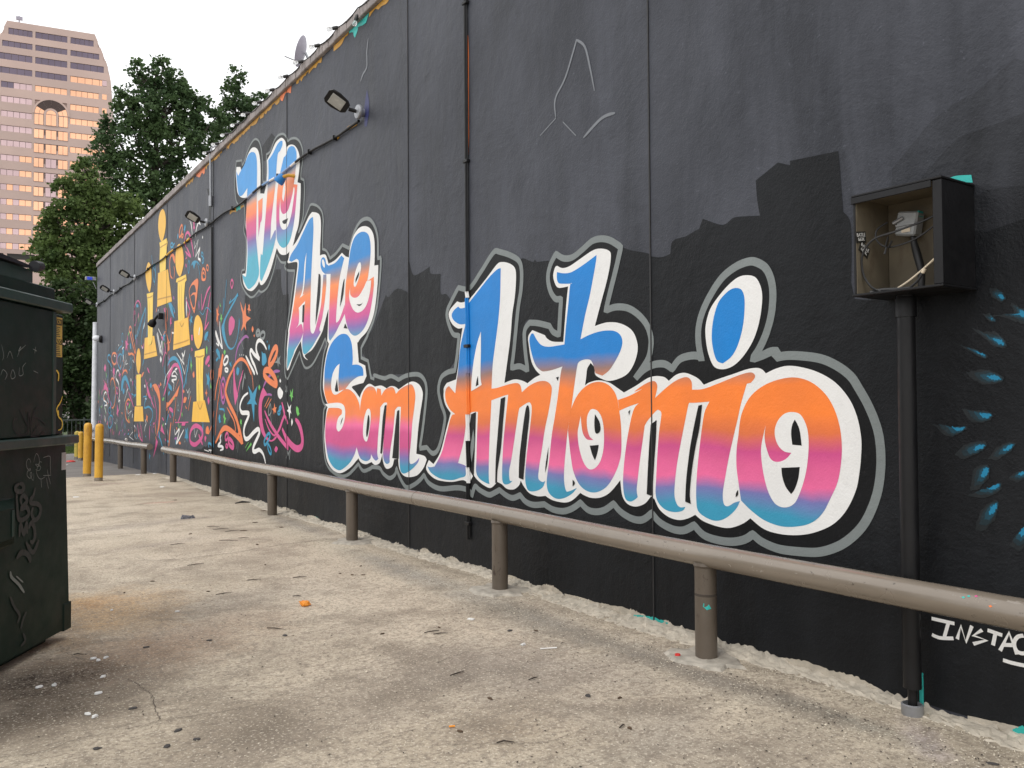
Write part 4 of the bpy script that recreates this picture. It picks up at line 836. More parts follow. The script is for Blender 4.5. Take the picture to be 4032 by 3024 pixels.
S swirl orange .1|14515,1339! 14310,1176 14109,919! 14377,1008 14830,1115 15158,1148 15422,1081 15810,859
S swirl orange .035|15068,1517! 14832,1397 14619,1279 14531,1142 14583,1091
P swirl_fill pink 0|14659,2196! 14589,2193! 14553,1993 14414,1753! 14380,1714! 14551,1547! 14639,1746 14657,1946
S swirl pink .035|14081,2145! 14213,2003 14346,1841 14414,1734
P drop pink 0|14163,2080! 14146,2021 14279,1908! 14313,1938
P drop cyan 0|14467,2189! 14297,2182! 14314,2104 14398,2058! 14484,2110
P star cyan 0|13805,1883! 13555,1742! 13303,1862! 13387,1712! 13432,1638! 13320,1559! 13453,1568! 13483,1276! 13554,1443! 13616,1574! 13868,1567! 13679,1659! 13726,1763!
S swirl white .075|13805,1754! 14046,1700 14211,1605 14261,1508 14160,1430 13916,1427 13756,1413 13819,1337 13979,1221 14044,1104 13962,1001 13787,1006 13507,1108 13266,1169 13192,1116 13325,1011 13476,905 13537,819 13415,805 13206,842 13031,795 12931,710 12888,642
P swirl_fill pink 0|13004,1833! 12805,1713 12946,1688 13061,1590 13076,1445 13032,1273 12917,1123 12748,1038 12583,1017 12422,1075! 12316,1086! 12448,1022 12638,991 12860,1017 13060,1101 13177,1226 13237,1408 13222,1591 13120,1745
S stroke purple .05|13004,1833! 12862,1929 12639,2020 12422,2061 12212,2058
S stroke purple .035|12833,1714! 12694,1716 12584,1702
L ring orange .1|12919,2092 12722,2090 12530,2017 12395,1925 12369,1855 12557,1886 12805,1954 12961,2031
P blob white 0|12212,1822! 12134,1782 12070,1738 12108,1671 12198,1637! 12290,1681 12316,1759 12277,1802
P drop white 0|12199,1946! 12160,1911 12191,1881! 12232,1912
P star green 0|11763,1779! 11710,1725! 11642,1794! 11657,1691! 11625,1657! 11674,1666! 11705,1596! 11729,1667! 11788,1684! 11746,1708!
P star grey 0|11969,1851! 11919,1812! 11881,1836! 11882,1769! 11869,1744! 11901,1744! 11911,1702! 11936,1745! 11976,1741! 11936,1787!
P star white 0|11894,1606! 11808,1517! 11715,1559! 11746,1484! 11710,1422! 11764,1443! 11788,1338! 11820,1442! 11906,1467! 11832,1492!
P star orange 0|12462,1583! 12427,1517! 12355,1517! 12401,1483! 12382,1431! 12449,1452! 12489,1404! 12502,1461! 12570,1491! 12489,1509!
P blob green 0|11483,1534! 11413,1501 11402,1453 11367,1428! 11437,1391! 11495,1436 11514,1501
L ring cyan .035|12186,1535 12147,1509 12198,1479 12243,1500
L ring cyan .035|12250,1470 12198,1440 12243,1410 12311,1431
S swirl pink .07|12932,1464! 12776,1340 12583,1228 12395,1136 12211,1055 12007,977 11857,924! 11907,1023 12007,1112 12108,1203
S swirl pink .1|12108,1203! 11957,1088 11735,987 11496,931 11310,962 11253,1053 11310,1195 11425,1298 11542,1346
S swirl pink .06|12368,1111! 12211,1209 12108,1313 12007,1408 12057,1500 12121,1594
S swirl pink .05|12007,1399! 11931,1349 11857,1275
S swirl pink .03|12917,1338! 12721,1181 12502,1094 12368,1111
P drop white 0|11686,1360! 11643,1303 11698,1244! 11715,1310
P blob pink 0|12382,937! 12302,897 12382,834! 12461,873
L ring cyan .05|12693,1115 12679,1058 12832,956 12931,934 12945,997 12804,1090
L ring cyan .04|12762,949 12638,884 12610,806 12679,811 12762,878
L ring pink .05|15047,1064 14974,1031 15028,958 15139,934 15158,1005
L ring pink .08|14901,962 14723,918 14634,841 14722,813 14901,861 14955,920
L ring pink .04|15083,865 14991,837 15046,800 15127,822
S swirl white .05|15421,1029! 15498,954 15459,892 15652,812 15382,812 15287,775 15496,735
P swirl_fill green 0|13630,946! 13598,909! 13929,773! 13786,865
S stroke green .03|13771,941! 13962,839!
P star green 0|14243,1333! 14203,1284! 14143,1324! 14160,1256! 14143,1237! 14176,1232! 14193,1178! 14209,1236! 14256,1245!
P star green 0|15197,1425! 15178,1343! 15093,1323! 15159,1282! 15166,1205! 15215,1250! 15271,1208! 15234,1301! 15291,1352!
P blob cyan 0|15558,1392! 15481,1361 15480,1288 15423,1257! 15538,1224! 15608,1307
S stroke cyan .04|15579,1612! 15540,1486! 15254,1476 15235,1425
S stroke grey .03|14746,1989! 14834,1759!
P swirl_fill grey 0|13983,2102! 13918,1976! 13999,2007 14047,1912 14112,1798! 14129,1904
S stroke grey .03|14363,1743! 14413,1498 14412,1341
L ring grey .03|12652,1570 12611,1447 12721,1393 12735,1464
S stroke grey .035|12638,1394! 12570,1228!
S stroke orange .035|12721,1668! 12932,1526!
S stroke orange .035|12611,1649! 12861,1504!
P drop green 0|13208,1879! 13155,1836 13208,1787! 13252,1838
S stroke grey .045|11932,770! 11882,890! 11857,824! 11759,903! 11796,760!
S stroke orange .02|13664,2157! 13555,1966 13524,1797
S stroke grey .025|14410,938! 14478,798!
S stroke grey .025|14342,940! 14409,742!
S stroke grey .03|15345,1051! 15401,884!
P drop green 0|12303,2005! 12285,1974 12311,1949!
'''
random.seed(14)
def ragged(pts_, amp):
    out_ = []
    for (a, b), (c_, d) in zip(pts_[:-1], pts_[1:]):
        m_ = max(1, int(math.dist((a, b), (c_, d))/.14))
        for i in range(m_): out_.append((a+(c_-a)*i/m_+random.uniform(-amp, amp), b+(d-b)*i/m_+random.uniform(-amp, amp)))
    return out_
top_ = ragged([(17.8, .55), (15.5, .95), (14.6, 1.5), (13.4, 1.3), (12.6, 1.0), (9, 1.0), (3.2, .9), (2.62, 1.0), (2.6, 2.0), (2.52, 2.5), (2.0, 2.35), (1.2, 2.45), (.2, 2.4), (-1, 2.5), (-5.9, 2.4)], .03)
for lv, (dz_, mt_) in enumerate(((.75, 'fresh_c'), (.45, 'fresh_b'), (.2, 'fresh_a'))):
    tp_ = ragged([(2.6, 2.0), (2.6, 2.3+dz_*.4), (2.2, 2.3+dz_), (1.5, 2.45+dz_), (.8, 2.4+dz_), (-.5, 2.5+dz_), (-5.9, 2.45+dz_)], .07)
    obj('dark_patch', polygon([(2.6, 1.9)]+tp_+[(-5.9, 1.9)], wplace(.00025+.00015*lv)), mt_, bld)
obj('dark_patch', polygon([(17.8, .02)]+top_+[(-5.9, .02)], wplace(.00075)), 'fresh', bld)
cnt = {}
for ln in MURAL.strip().split('\n'):
    h, p = ln.split('|'); kind, name, mat, wd = h.split(); P = parse(p)
    i = cnt[name] = cnt.get(name, 0)+1
    off = LAY.get(name, .0056)+.00008*(i % 12)
    if name == 'painted_writing': off += .0003*(i % 4)
    pl = wplace(off)
    if name == 'painted_spray':
        q = smooth_path(P, True); h_ = P[len(P)//2+1] if len(P) < 7 else P[-3]
        hd = max(P[1:], key=lambda t: math.dist(t[:2], P[0][:2])); hd = (hd[0]+(P[0][0]-hd[0])*.12, hd[1]+(P[0][1]-hd[1])*.12)
        for lay, (sc_, mt_) in enumerate(((1.55, 'spray_haze'), (1.2, 'spray_edge'), (.88, 'spray_dim'), (.55, 'spray'))):
            obj(name, polygon([(hd[0]+(a-hd[0])*sc_+random.uniform(-.004, .004), hd[1]+(b-hd[1])*sc_+random.uniform(-.004, .004)) for a, b in q], wplace(off+.0004*lay)), mt_, bld)
        continue
    if kind == 'P': mb = polygon(smooth_path(P, True), pl)
    elif name == 'lettering_outline':
        mb = ribbon(smooth_path(P, True), lambda y_: .034 if y_ > 10.3 else (.05-.008*(y_-7.5)/3 if y_ > 7.5 else .052), True, pl)
    else: mb = ribbon(smooth_path(P, kind == 'L'), float(wd), kind == 'L', pl, taper=name != 'painted_writing')
    o = obj(name, mb, mat, bld)
    if name.startswith('letter') and name not in ('letter_shadow', 'letter_glint'): pass
for i, ln in enumerate(DOODLE.strip().split('\n')):
    h, p = ln.split('|'); kind, name, mat, wd = h.split(); P = parse(p)
    pl = wplace(.0018+.00006*(i % 44))
    if kind == 'P': mb = polygon(smooth_path(P, True, 4), pl)
    else: mb = ribbon(smooth_path(P, kind == 'L', 4), float(wd), kind == 'L', pl, lift=.00004)
    obj('painted_'+name, mb, mat, bld)
# small confetti marks between the doodles of the lower corner
random.seed(11)
for k in range(280):
    yy = random.uniform(16.6, 30.4); top = .95+min(3.2, max(0, 4.2-abs(yy-21.5)*.36)); zz = .75+random.random()**1.3*(top-.75)
    s_ = random.uniform(.025, .07); mat = random.choice(['cyan', 'orange', 'pink', 'white', 'green', 'pink', 'cyan', 'orange', 'grey', 'purple'])
    pl = wplace(.0013)
    a = random.uniform(0, 6.28); L_ = random.uniform(1, 3.4)
    q = [(yy+math.cos(a)*s_*L_, zz+math.sin(a)*s_*L_), (yy-math.sin(a)*s_*.6, zz+math.cos(a)*s_*.6), (yy-math.cos(a)*s_*L_, zz-math.sin(a)*s_*L_), (yy+math.sin(a)*s_*.6, zz-math.cos(a)*s_*.6)]
    obj('painted_fleck', polygon(smooth_path([(*t, False) for t in q], True, 3), wplace(.0011+.00004*(k % 16))), mat, bld)
# mortar fillet along the foot of the wall, rough and unpainted
random.seed(5)
mb = MB(); rows = []; y = -5.5
while y < 19.2:
    h = .04+.02*math.sin(y*2.1)+.014*math.sin(y*7.7+1)+random.uniform(-.014, .016); h = max(.012, h)*(1 if y < 14 else .6)
    h *= .62; wdt = .19+.05*math.sin(y*1.7)+random.uniform(-.015, .02)
    rw = []
    for q in range(8):
        f = q/7; rw.append((WX-wdt*(1-f)+.008*f+(random.uniform(-.008, .008) if q < 6 else 0), y+random.uniform(-.008, .008), (-.012 if q == 0 else h*f**1.3+random.uniform(-.007, .007)*(1 if q < 7 else 2))))
    rows.append(rw)
    y += .028
mb.add([p for r in rows for p in r], [(j*8+i, j*8+i+1, (j+1)*8+i+1, (j+1)*8+i) for j in range(len(rows)-1) for i in range(7)])
obj('mortar_fillet', mb, 'stuccobase', bld)
# bare patches where the black paint stops above the fillet
for k in range(30):
    yy = random.uniform(1.2, 12); L_ = random.uniform(.15, .55); pts = []; z0 = .03
    m_ = 30; hh_ = random.uniform(.008, .035)
    for t in range(m_): pts.append((yy+L_*t/(m_-1), z0-.005+hh_*(.75+.5*random.random())*math.sin(math.pi*t/(m_-1))))
    pts = [(yy, .0), *pts, (yy+L_, .0)]
    obj('bare_mortar', polygon(pts, wplace(.0012+.0001*(k % 20))), 'teal' if k % 9 == 0 else 'stuccobase', bld)

# ---------------------------------------------------------------- conduits and lamps on the wall
def conduit(name, label, runs, loc, r):
    t = thing(name, label, 'conduit', loc)
    for pts, mat in runs: obj('pipe', MB().tube(pts, r, 10), mat, t, True)
    return t
cx = WX-.03
HC = [(30.7, 4.9), (27, 4.93), (23.5, 4.93), (20, 4.96), (16.1, 5.0), (14.4, 4.98), (13, 5.0), (11.5, 5.01), (10.6, 5.0), (9.3, 4.97)]
def hz(y):
    for (a, b), (c_, d) in zip(HC[:-1], HC[1:]):
        if c_ <= y <= a: return b+(d-b)*(a-y)/(a-c_)+.018*math.sin(y*3)
    return 4.97
def seg(a, b, mat):
    m = max(2, int((a-b)/.25)+1); return ([(cx, a+(b-a)*i/(m-1), hz(a+(b-a)*i/(m-1))) for i in range(m)], mat)
t = conduit('wall_conduit', 'thin horizontal conduit crossing the top of the first two words of the mural', [seg(30.7, 19.9, 'blackmetal'), seg(19.9, 19.2, 'gold'), seg(19.2, 18.2, 'blackmetal'), seg(18.2, 17.7, 'gold'), seg(17.7, 13.75, 'blackmetal'), seg(13.75, 13.45, 'we'), seg(13.45, 12.95, 'blackmetal'), seg(12.95, 12.6, 'we'), seg(12.6, 12.35, 'white'), seg(12.35, 11.65, 'we'), seg(11.65, 11.45, 'white'), seg(11.45, 9.25, 'blackmetal')], (cx, 20, 4.9), .018)
for y in (29, 26, 22, 18, 14.6, 12.2, 10.9, 10): obj('clip', MB().box((WX-.06, y-.012, hz(y)-.035), (WX, y+.012, hz(y)+.03), .004), 'blackmetal', t)
for a, b, m in [(14.0, 13.9, 'ochre'), (14.9, 14.5, 'ochre'), (14.5, 14.25, 'teal'), (14.25, 14.0, 'ochre')]:
    obj('paint_drip', polygon([(a, hz(a)-.005), (b, hz(b)-.005), (b, hz(b)-.08), ((a+b)/2, hz(a)-.06), (a, hz(a)-.07)], wplace(.0021)), m, t)
cv = WX-.02
VC = [((7.2, 2.62), 'blackmetal'), ((2.62, 2.56), 'white'), ((2.56, 1.84), 'ant'), ((1.84, 1.45), 'ant'), ((1.45, 1.2), 'white'), ((1.2, .95), 'blackmetal'), ((.95, .8), 'white'), ((.8, .27), 'blackmetal')]
t = thing('vertical_conduit', 'tall black conduit running down the wall through the big blue letter', 'conduit', (cv, 6.76, .27))
for (a, b), m in VC:
    a = min(a, ZT+.3); obj('pipe', MB().tube([(cv, 6.78, a), (cv, 6.765, b)], .0135, 12, True), m, t, True)
    obj('thin_pipe', MB().tube([(cv+.005, 6.757, a), (cv+.005, 6.742, b+(0 if b > .3 else .02))], .008, 8, True), 'orange' if m == 'blackmetal' and a > 5 and False else m, t, True)
for z in (5.4, 3.87, 2.1, .42): obj('clip', MB().box((WX-.04, 6.725, z-.015), (WX, 6.805, z+.015), .004), 'blackmetal', t)
t = thing('vertical_conduit', 'black conduit on the joint beside the painted trophies, steel where it bends over the coping', 'conduit', (WX-.03, 16, .7))
obj('pipe', MB().tube([(WX-.03, 16.0, 4.9), (WX-.03, 15.97, 3), (WX-.03, 15.93, .6)], .016, 10), 'blackmetal', t, True)
obj('steel_pipe', MB().tube([(WX-.04, 16.05, 5.35), (WX-.04, 16.08, 6.3), (WX-.02, 16.05, 6.42), (WX+.08, 16.0, 6.47), (WX+.3, 15.95, 6.47)], .018, 10), 'steel', t, True)
obj('coupling', MB().tube([(WX-.04, 16.05, 5.3), (WX-.04, 16.05, 5.5)], .036, 10), 'steel', t, True)
obj('dark_stain', polygon([(16.5, 5.75), (16.35, 5.7), (16.2, 5.72), (16.15, 5.3), (16.2, 5.1), (16.35, 5.1), (16.3, 5.5)], wplace(.0024)), 'black', t)

def floodlight(y, z, label, sc=1.0, mat='blackmetal', lean=.9):
    t = thing('floodlight', label, 'floodlight', (WX, y, z), 'floodlights along the conduit')
    obj('junction_box', MB().lathe([(.055*sc, 0), (.055*sc, .055*sc), (.05*sc, .06*sc)], (WX, y, z), 14, (-1, 0, 0)), 'steel', t)
    obj('back_plate', MB().lathe([(.1*sc, 0), (.105*sc, .02), (.095*sc, .045*sc), (.05*sc, .06*sc)], (WX-.06*sc, y, z), 18, (-1, 0, 0)), 'steel', t, True)
    d = Vector((-1, .15, .1)).normalized()
    a = Vector((WX-.11*sc, y, z+.0)); b = a+Vector((-.11*sc, .03*sc, .02*sc))
    obj('arm', MB().tube([a, b], .026*sc, 10), mat, t, True)
    # head: a rounded flat lamp hanging from its rear edge, glass facing down and out
    M = Matrix.Translation(b+Vector((-.01, 0, 0))) @ Matrix.Rotation(R(172), 4, 'Z') @ Matrix.Rotation(R(-30), 4, 'Y') @ Matrix.Rotation(R(36), 4, 'X')
    h = MB()
    prof = [(0, .035), (.05, .062), (.2, .078), (.3, .07), (.335, .045)]
    L_ = [(x*sc, w_*1.55*sc) for x, w_ in prof]
    top = [(x, w_, .028*sc) for x, w_ in L_]+[(x, -w_, .028*sc) for x, w_ in L_[::-1]]
    bot = [(x*1.02, w_*1.06, -.018*sc) for x, w_ in L_]+[(x*1.02, -w_*1.06, -.018*sc) for x, w_ in L_[::-1]]
    m_ = len(top); h.add(top+bot, [tuple(range(m_)), tuple(range(2*m_-1, m_-1, -1))]+[(i, m_+i, m_+(i+1) % m_, (i+1) % m_) for i in range(m_)])
    obj('lamp_head', h.xform(M), mat, t)
    g = MB().box((.07*sc, -.085*sc, -.026*sc), (.28*sc, .085*sc, -.0175*sc), .004)
    obj('lens', g.xform(M), 'lampglass', t)
    for k in range(4): obj('fin', MB().box((.08*sc+.05*k*sc, -.08*sc, .026*sc), (.09*sc+.05*k*sc, .08*sc, .042*sc)).xform(M), mat, t)
    return t
floodlight(9.17, 5.05, 'grey floodlight on the high conduit at the end above the word Are', .84)
floodlight(16.25, 5.03, 'floodlight on the conduit where the black vertical pipe meets it', .8)
floodlight(23.6, 4.93, 'floodlight on the conduit just beside the pink painted cloud and left trophy', .8)
floodlight(26.9, 4.93, 'floodlight second from the far corner of the mural wall', .8)
floodlight(30.3, 4.9, 'floodlight at the far corner of the mural wall', .8)
t = thing('spotlight', 'small spotlight painted over blue on the letter e below the conduit', 'spotlight', (WX, 11.72, 4.82))
obj('arm', MB().tube([(WX, 11.56, 4.84), (WX-.08, 11.6, 4.85), (WX-.14, 11.72, 4.84)], .025, 10), 'ochre', t, True)
obj('lamp_head', MB().lathe([(.035, -.02), (.06, .01), (.075, .1), (.07, .12), (.05, .115)], (WX-.12, 11.72, 4.86), 14, (-.5, .5, -.8)), 'blue', t, True)
t = thing('spotlight', 'broken black spotlight hanging on the wall between the painted trophies', 'spotlight', (WX, 20.7, 3.45))
obj('arm', MB().tube([(WX, 20.45, 3.62), (WX-.1, 20.5, 3.64), (WX-.15, 20.6, 3.55)], .03, 8), 'blackmetal', t, True)
obj('lamp_head', MB().lathe([(.04, 0), (.085, .06), (.09, .16), (.075, .17)], (WX-.15, 20.62, 3.55), 12, (-.3, .6, -.7)), 'blackmetal', t, True)
obj('bracket', MB().box((WX-.1, 20.4, 3.56), (WX, 20.5, 3.7), .01), 'blackmetal', t)
t = thing('security_camera', 'white security camera with black mount near the far corner', 'camera', (WX, 29.7, 3.72))
obj('mount', MB().lathe([(.12, 0), (.12, .06), (.07, .1)], (WX, 29.65, 3.72), 14, (-1, 0, 0)), 'blackmetal', t, True)
obj('camera_body', MB().lathe([(.07, .06), (.1, .12), (.1, .2), (.06, .26), (.03, .28)], (WX, 29.65, 3.73), 14, (-1, .25, .1)), 'whitepipe', t, True)
t = thing('downpipe', 'white downpipe standing at the far corner of the black wall', 'pipe', (WX-.1, 30.9, gz(30.9)))
obj('pipe', MB().tube([(WX-.06, 30.92, gz(31)-.03), (WX-.05, 30.92, 1.5), (WX-.02, 30.92, 4.35)], .085, 14), 'whitepipe', t, True)
obj('flat_cap', MB().lathe([(.088, 4.34), (.09, 4.36), (.08, 4.37)], (WX-.02, 30.92, 0), 14), 'whitepipe', t, True)
o = MB().lathe([(.005, -.09), (.06, -.07), (.09, 0), (.06, .07), (.005, .09)], (WX-.16, 30.82, .78), 14)
tag(obj('round_gauge', o, 'whitepipe', smooth=True), 'white round gauge on the downpipe foot behind the yellow bollards', 'gauge')
t = thing('projecting_sign', 'small blue lit sign projecting from the far end of the wall', 'sign', (WX, 30.95, 5.7))
obj('panel', MB().box((WX-.34, 30.9, 5.78), (WX-.02, 30.98, 5.9), .01), 'steel', t)
obj('blue_face', MB().box((WX-.29, 30.885, 5.79), (WX-.13, 30.895, 5.89), .004), 'bluesign', t)
obj('bracket', MB().tube([(WX-.1, 30.94, 5.72), (WX, 30.94, 5.5)], .012, 6), 'steel', t)

# ---------------------------------------------------------------- string lights on the coping
t = thing('string_lights', 'string of clear bulbs in black sockets clipped along the coping', 'string lights', (WX, 11, ZT+.12))
random.seed(9)
pts = []; y = 16.05
bulbs = []
while y > 3.0:
    bulbs.append(y); y -= .62
for a, b in zip(bulbs[:-1], bulbs[1:]):
    for k in range(6):
        f = k/6; pts.append((WX-.05, a+(b-a)*f, ZT+.135-.035*math.sin(math.pi*f)))
obj('cable', MB().tube(pts, .008, 6), 'blackplastic', t, True)
sk = bu = None
for i, y in enumerate(bulbs):
    L0 = Vector((WX-.06, y, ZT+.13)); drop = i == 11
    ax = (-.9, .5, -.25) if not drop else (-.3, 0, -1)
    if drop: L0.z -= .1
    s_ = obj('socket', MB().lathe([(.016, -.02), (.024, 0), (.024, .05), (.02, .06)], L0, 10, ax), 'blackplastic', t, True)
    obj('bulb', MB().lathe([(.014, .06), (.024, .08), (.029, .105), (.023, .128), (.008, .138)], L0, 12, ax), 'bulb', t, True)

# roof furniture
t = thing('satellite_dish', 'small grey satellite dish tilted on the roof edge above the coping', 'satellite dish', (WX+.4, 12.03, ZT))
n0 = Vector((-.78, .55, .3)).normalized(); ctr = Vector((WX+.3, 12.03, 6.88))
pr = [(.02, 0), (.08, .006), (.15, .022), (.2, .046), (.207, .05), (.2, .042), (.15, .016), (.08, 0), (.02, -.008)]
mb = MB().lathe(pr, (0, 0, 0), 24); mb.v = [(x, y*1.15, z) for x, y, z in mb.v]; Q = n0.to_track_quat('Z', 'Y').to_matrix().to_4x4(); Q.translation = ctr
obj('reflector', mb.xform(Q), 'dish', t, True)
obj('mast', MB().tube([(WX+.45, 12.0, ZT-.05), (WX+.45, 12.0, ZT+.4), tuple(ctr-n0*.03)], .02, 8), 'steel', t, True)
obj('feed_arm', MB().tube([tuple(ctr-Vector((0, 0, .18))), tuple(ctr+n0*.3-Vector((0, 0, .15)))], .01, 6), 'steel', t)
t = thing('roof_vent', 'pale domed roof vent behind the coping near the far trophies', 'vent', (WX+.5, 23.5, ZT))
obj('dome', MB().lathe([(.3, .22), (.36, .24), (.34, .33), (.2, .42), (.03, .45)], (WX+.5, 23.5, ZT+.02), 18), 'vent', t, True)
obj('stack', MB().lathe([(.2, 0), (.2, .24)], (WX+.5, 23.5, ZT+.02), 14), 'vent', t, True)
t = thing('roof_vent', 'small cream roof cap behind the coping beside the satellite dish', 'vent', (WX+.35, 11.29, ZT))
obj('dome', MB().lathe([(.12, .25), (.14, .27), (.12, .33), (.02, .36)], (WX+.35, 11.29, ZT+.05), 14), 'cream', t, True)
obj('stack', MB().lathe([(.07, 0), (.07, .26)], (WX+.35, 11.29, ZT+.05), 12), 'cream', t, True)

# ---------------------------------------------------------------- guard rails
def guard_rail(label, ya, yb, posts, z=.63, x=3.8, join=None):
    t = thing('guard_rail', label, 'guard rail', (x, (ya+yb)/2, 0))
    m = max(2, int(abs(yb-ya)/.6)); pts = []
    for i in range(m+1):
        y = ya+(yb-ya)*i/m; pts.append((x, y, z+gz(y)*.6+.006*math.sin(y*1.3)))
    rr = [.07]*(m+1)
    obj('rail', MB().tube(pts, rr, 22), 'rail', t, True)
    if join:
        for y in join: obj('weld_seam', MB().lathe([(.0705, -.004), (.0725, 0), (.0705, .004)], (x, y, z+.006*math.sin(y*1.3)), 22, (0, 1, 0)), 'railpost', t, True)
    for y in posts:
        obj('post', MB().lathe([(.066, -.05), (.066, z-.06+gz(y)*.6-gz(y))], (x, y, gz(y)), 20), 'railpost', t, True)
        obj('weld', MB().lathe([(.067, 0), (.074, .012), (.07, .03)], (x, y, gz(y)+z-.075+gz(y)*.6-gz(y)), 20), 'railpost', t, True)
    return t
PY = [-.2, 3.527, 5.794, 8.846, 11.650, 14.673, 17.899]
guard_rail('long brown pipe guard rail in front of the big lettering', -5, 18.770, PY, join=[7.25])
gr_ = [o for o in C.objects if o.name.startswith('guard_rail')][0]
for (yy, zz, hh, m_) in ((PY[1]+.02, .33, .035, 'teal'),):
    mb = MB(); pts_ = [(-2.6, zz+.02), (-2.1, zz+.012), (-1.9, zz-.012), (-2.3, zz-.02), (-2.65, zz)]
    mb.add([(3.8+.0672*math.cos(a), PY[1]+.0672*math.sin(a), z_) for a, z_ in pts_], [tuple(range(5))]); obj('paint_mark', mb, m_, gr_)
obj('rust_ring', MB().lathe([(.0664, .385), (.0668, .392), (.0664, .4)], (3.8, PY[1], 0), 20), 'trunk', gr_, True)
for yy, an, m_ in ((1.95, 2.5, 'teal'), (1.93, 2.35, 'teal'), (1.9, 2.25, 'pink'), (1.83, 2.75, 'orange')):
    zc = .63+.006*math.sin(yy*1.3); r_ = .0708
    obj('paint_mark', MB().add([(3.8+r_*math.cos(an+da), yy+dy, zc+r_*math.sin(an+da)) for da, dy in ((-.07, 0), (0, .009), (.08, .001), (.01, -.008))], [(0, 1, 2, 3)]), m_, gr_)
LY = [20.978, 24.169, 29.3]
guard_rail('short brown pipe guard rail before the trophies, near the yellow bollards', 20.275, 30.2, LY)
t = thing('guard_rail', 'pale pipe rail turning round the far corner behind the bollards', 'guard rail', (3.3, 32, gz(32)))
obj('rail', MB().tube([(3.95, 31.9, .52), (2.2, 31.9, .52)], .06, 14), 'rail', t, True)
for x in (3.8, 2.3): obj('post', MB().lathe([(.06, 0), (.06, .72)], (x, 31.9, gz(32)-.03), 14), 'railpost', t, True)
random.seed(21)
for i, y in enumerate(PY[1:4]):
    mb = MB(); top = []; m_ = 18; r0 = .2
    rr = [r0*random.uniform(.72, 1.2) for _ in range(m_)]
    bot = [(3.8+rr[k]*1.15*math.cos(6.283*k/m_), y+rr[k]*1.3*math.sin(6.283*k/m_), -.005) for k in range(m_)]
    top = [(3.8+rr[k]*math.cos(6.283*k/m_), y+rr[k]*1.15*math.sin(6.283*k/m_), .014+random.uniform(-.003, .006)) for k in range(m_)]
    mb.add(bot+top+[(3.8, y, .02)], [(k, (k+1) % m_, m_+(k+1) % m_, m_+k) for k in range(m_)]+[(m_+k, m_+(k+1) % m_, 2*m_) for k in range(m_)])
    tag(obj('concrete_collar', mb, 'collar'), ['rough concrete patch round the post by the red bottle cap', 'rough concrete patch round the rail post below the letter t', 'rough concrete patch round the rail post under the word San'][i], 'concrete patch')

# ---------------------------------------------------------------- bollards
def bollard(p, h, r, label, mat, lean=(0, 0)):
    x, y = p; z = gz(y)
    t = thing('bollard', label, 'bollard', (x, y, z), 'yellow bollards by the far corner')
    pr = [(r, -.06), (r, h-.05), (r*.98, h-.02), (r*.8, h+.012), (r*.4, h+.03), (.005, h+.036)]
    mb = MB().lathe(pr, (0, 0, 0), 20); mb.v = [(x+a+lean[0]*c_, y+b+lean[1]*c_, z+c_) for a, b, c_ in mb.v]
    obj('post', mb, mat, t, True)
    obj('foot_stain', MB().lathe([(r*1.02, -.03), (r*1.015, .05), (r*1.005, .07)], (x, y, z), 20), 'rail', t, True)
bollard((2.608, 19.233), 1.16, .082, 'orange yellow bollard rusty at the foot, the nearer of the tall pair', 'bollard', (.012, 0))
bollard((2.609, 21.004), 1.18, .085, 'bright yellow bollard, the farther of the tall pair on the concrete edge', 'bollard', (.018, 0))
bollard((3.616, 31.548), .9, .085, 'pale yellow chipped bollard on the asphalt at the end of the corner rail', 'bollardy', (.005, 0))
bollard((3.62, 30.6), .9, .085, 'yellow bollard half hidden behind the downpipe', 'bollard')

# ---------------------------------------------------------------- meter cabinet on its pole
bx0, bx1, by0, by1, bz0, bz1 = WX-.3, WX-.004, 2.045, 2.5, 2.08, 2.595
t = thing('utility_cabinet', 'open black utility cabinet with bare tan inside and loose wires on the wall', 'cabinet', (WX, 2.27, 2.08)); e = .012
obj('top_panel', MB().box((bx0-.01, by0-.005, bz1-e), (bx1, by1+.005, bz1), .003), 'blackmetal', t)
obj('front_lip', MB().box((bx0-.012, by0+.045, bz1-.045), (bx0-.0005, by1+.005, bz1-.013), .002), 'blackmetal', t)
obj('bottom_panel', MB().box((bx0-.01, by0-.005, bz0), (bx1, by1+.005, bz0+e), .003), 'blackmetal', t)
obj('side_panel', MB().box((bx0, by0, bz0+e+.001), (bx1, by0+e, bz1-e-.001), .002), 'blackmetal', t)
obj('side_panel', MB().box((bx0, by1-e, bz0+e+.001), (bx1, by1, bz1-e-.001), .002), 'blackmetal', t)
obj('inner_liner', MB().box((bx0+.004, by1-e-.004, bz0+e+.002), (bx1-.012, by1-e-.001, bz1-e-.002)), 'tan', t)
obj('back_liner', MB().box((bx1-.01, by0+e+.002, bz0+e+.002), (bx1-.004, by1-e-.005, bz1-e-.002)), 'tan', t)
obj('top_liner', MB().box((bx0+.006, by0+e+.002, bz1-e-.006), (bx1-.012, by1-e-.005, bz1-e-.002)), 'tan', t)
obj('corner_post', MB().box((bx0-.004, by0-.002, bz0+e+.001), (bx0+.01, by0+.042, bz1-e-.002), .003), 'blackmetal', t)
obj('side_liner', MB().box((bx0+.012, by0+e+.001, bz0+e+.002), (bx1-.012, by0+e+.004, bz1-e-.002)), 'tan', t)
mt = obj('meter_box', MB().box((WX-.115, 2.275, 2.385), (WX-.045, 2.385, 2.505), .008).xform(Matrix.Translation((WX-.08, 2.33, 2.44)) @ Matrix.Rotation(R(10), 4, 'X') @ Matrix.Translation((-WX+.08, -2.33, -2.44))), 'meter', t)
obj('meter_label', MB().box((WX-.1195, 2.305, 2.4), (WX-.1165, 2.35, 2.42)), 'cream', mt)
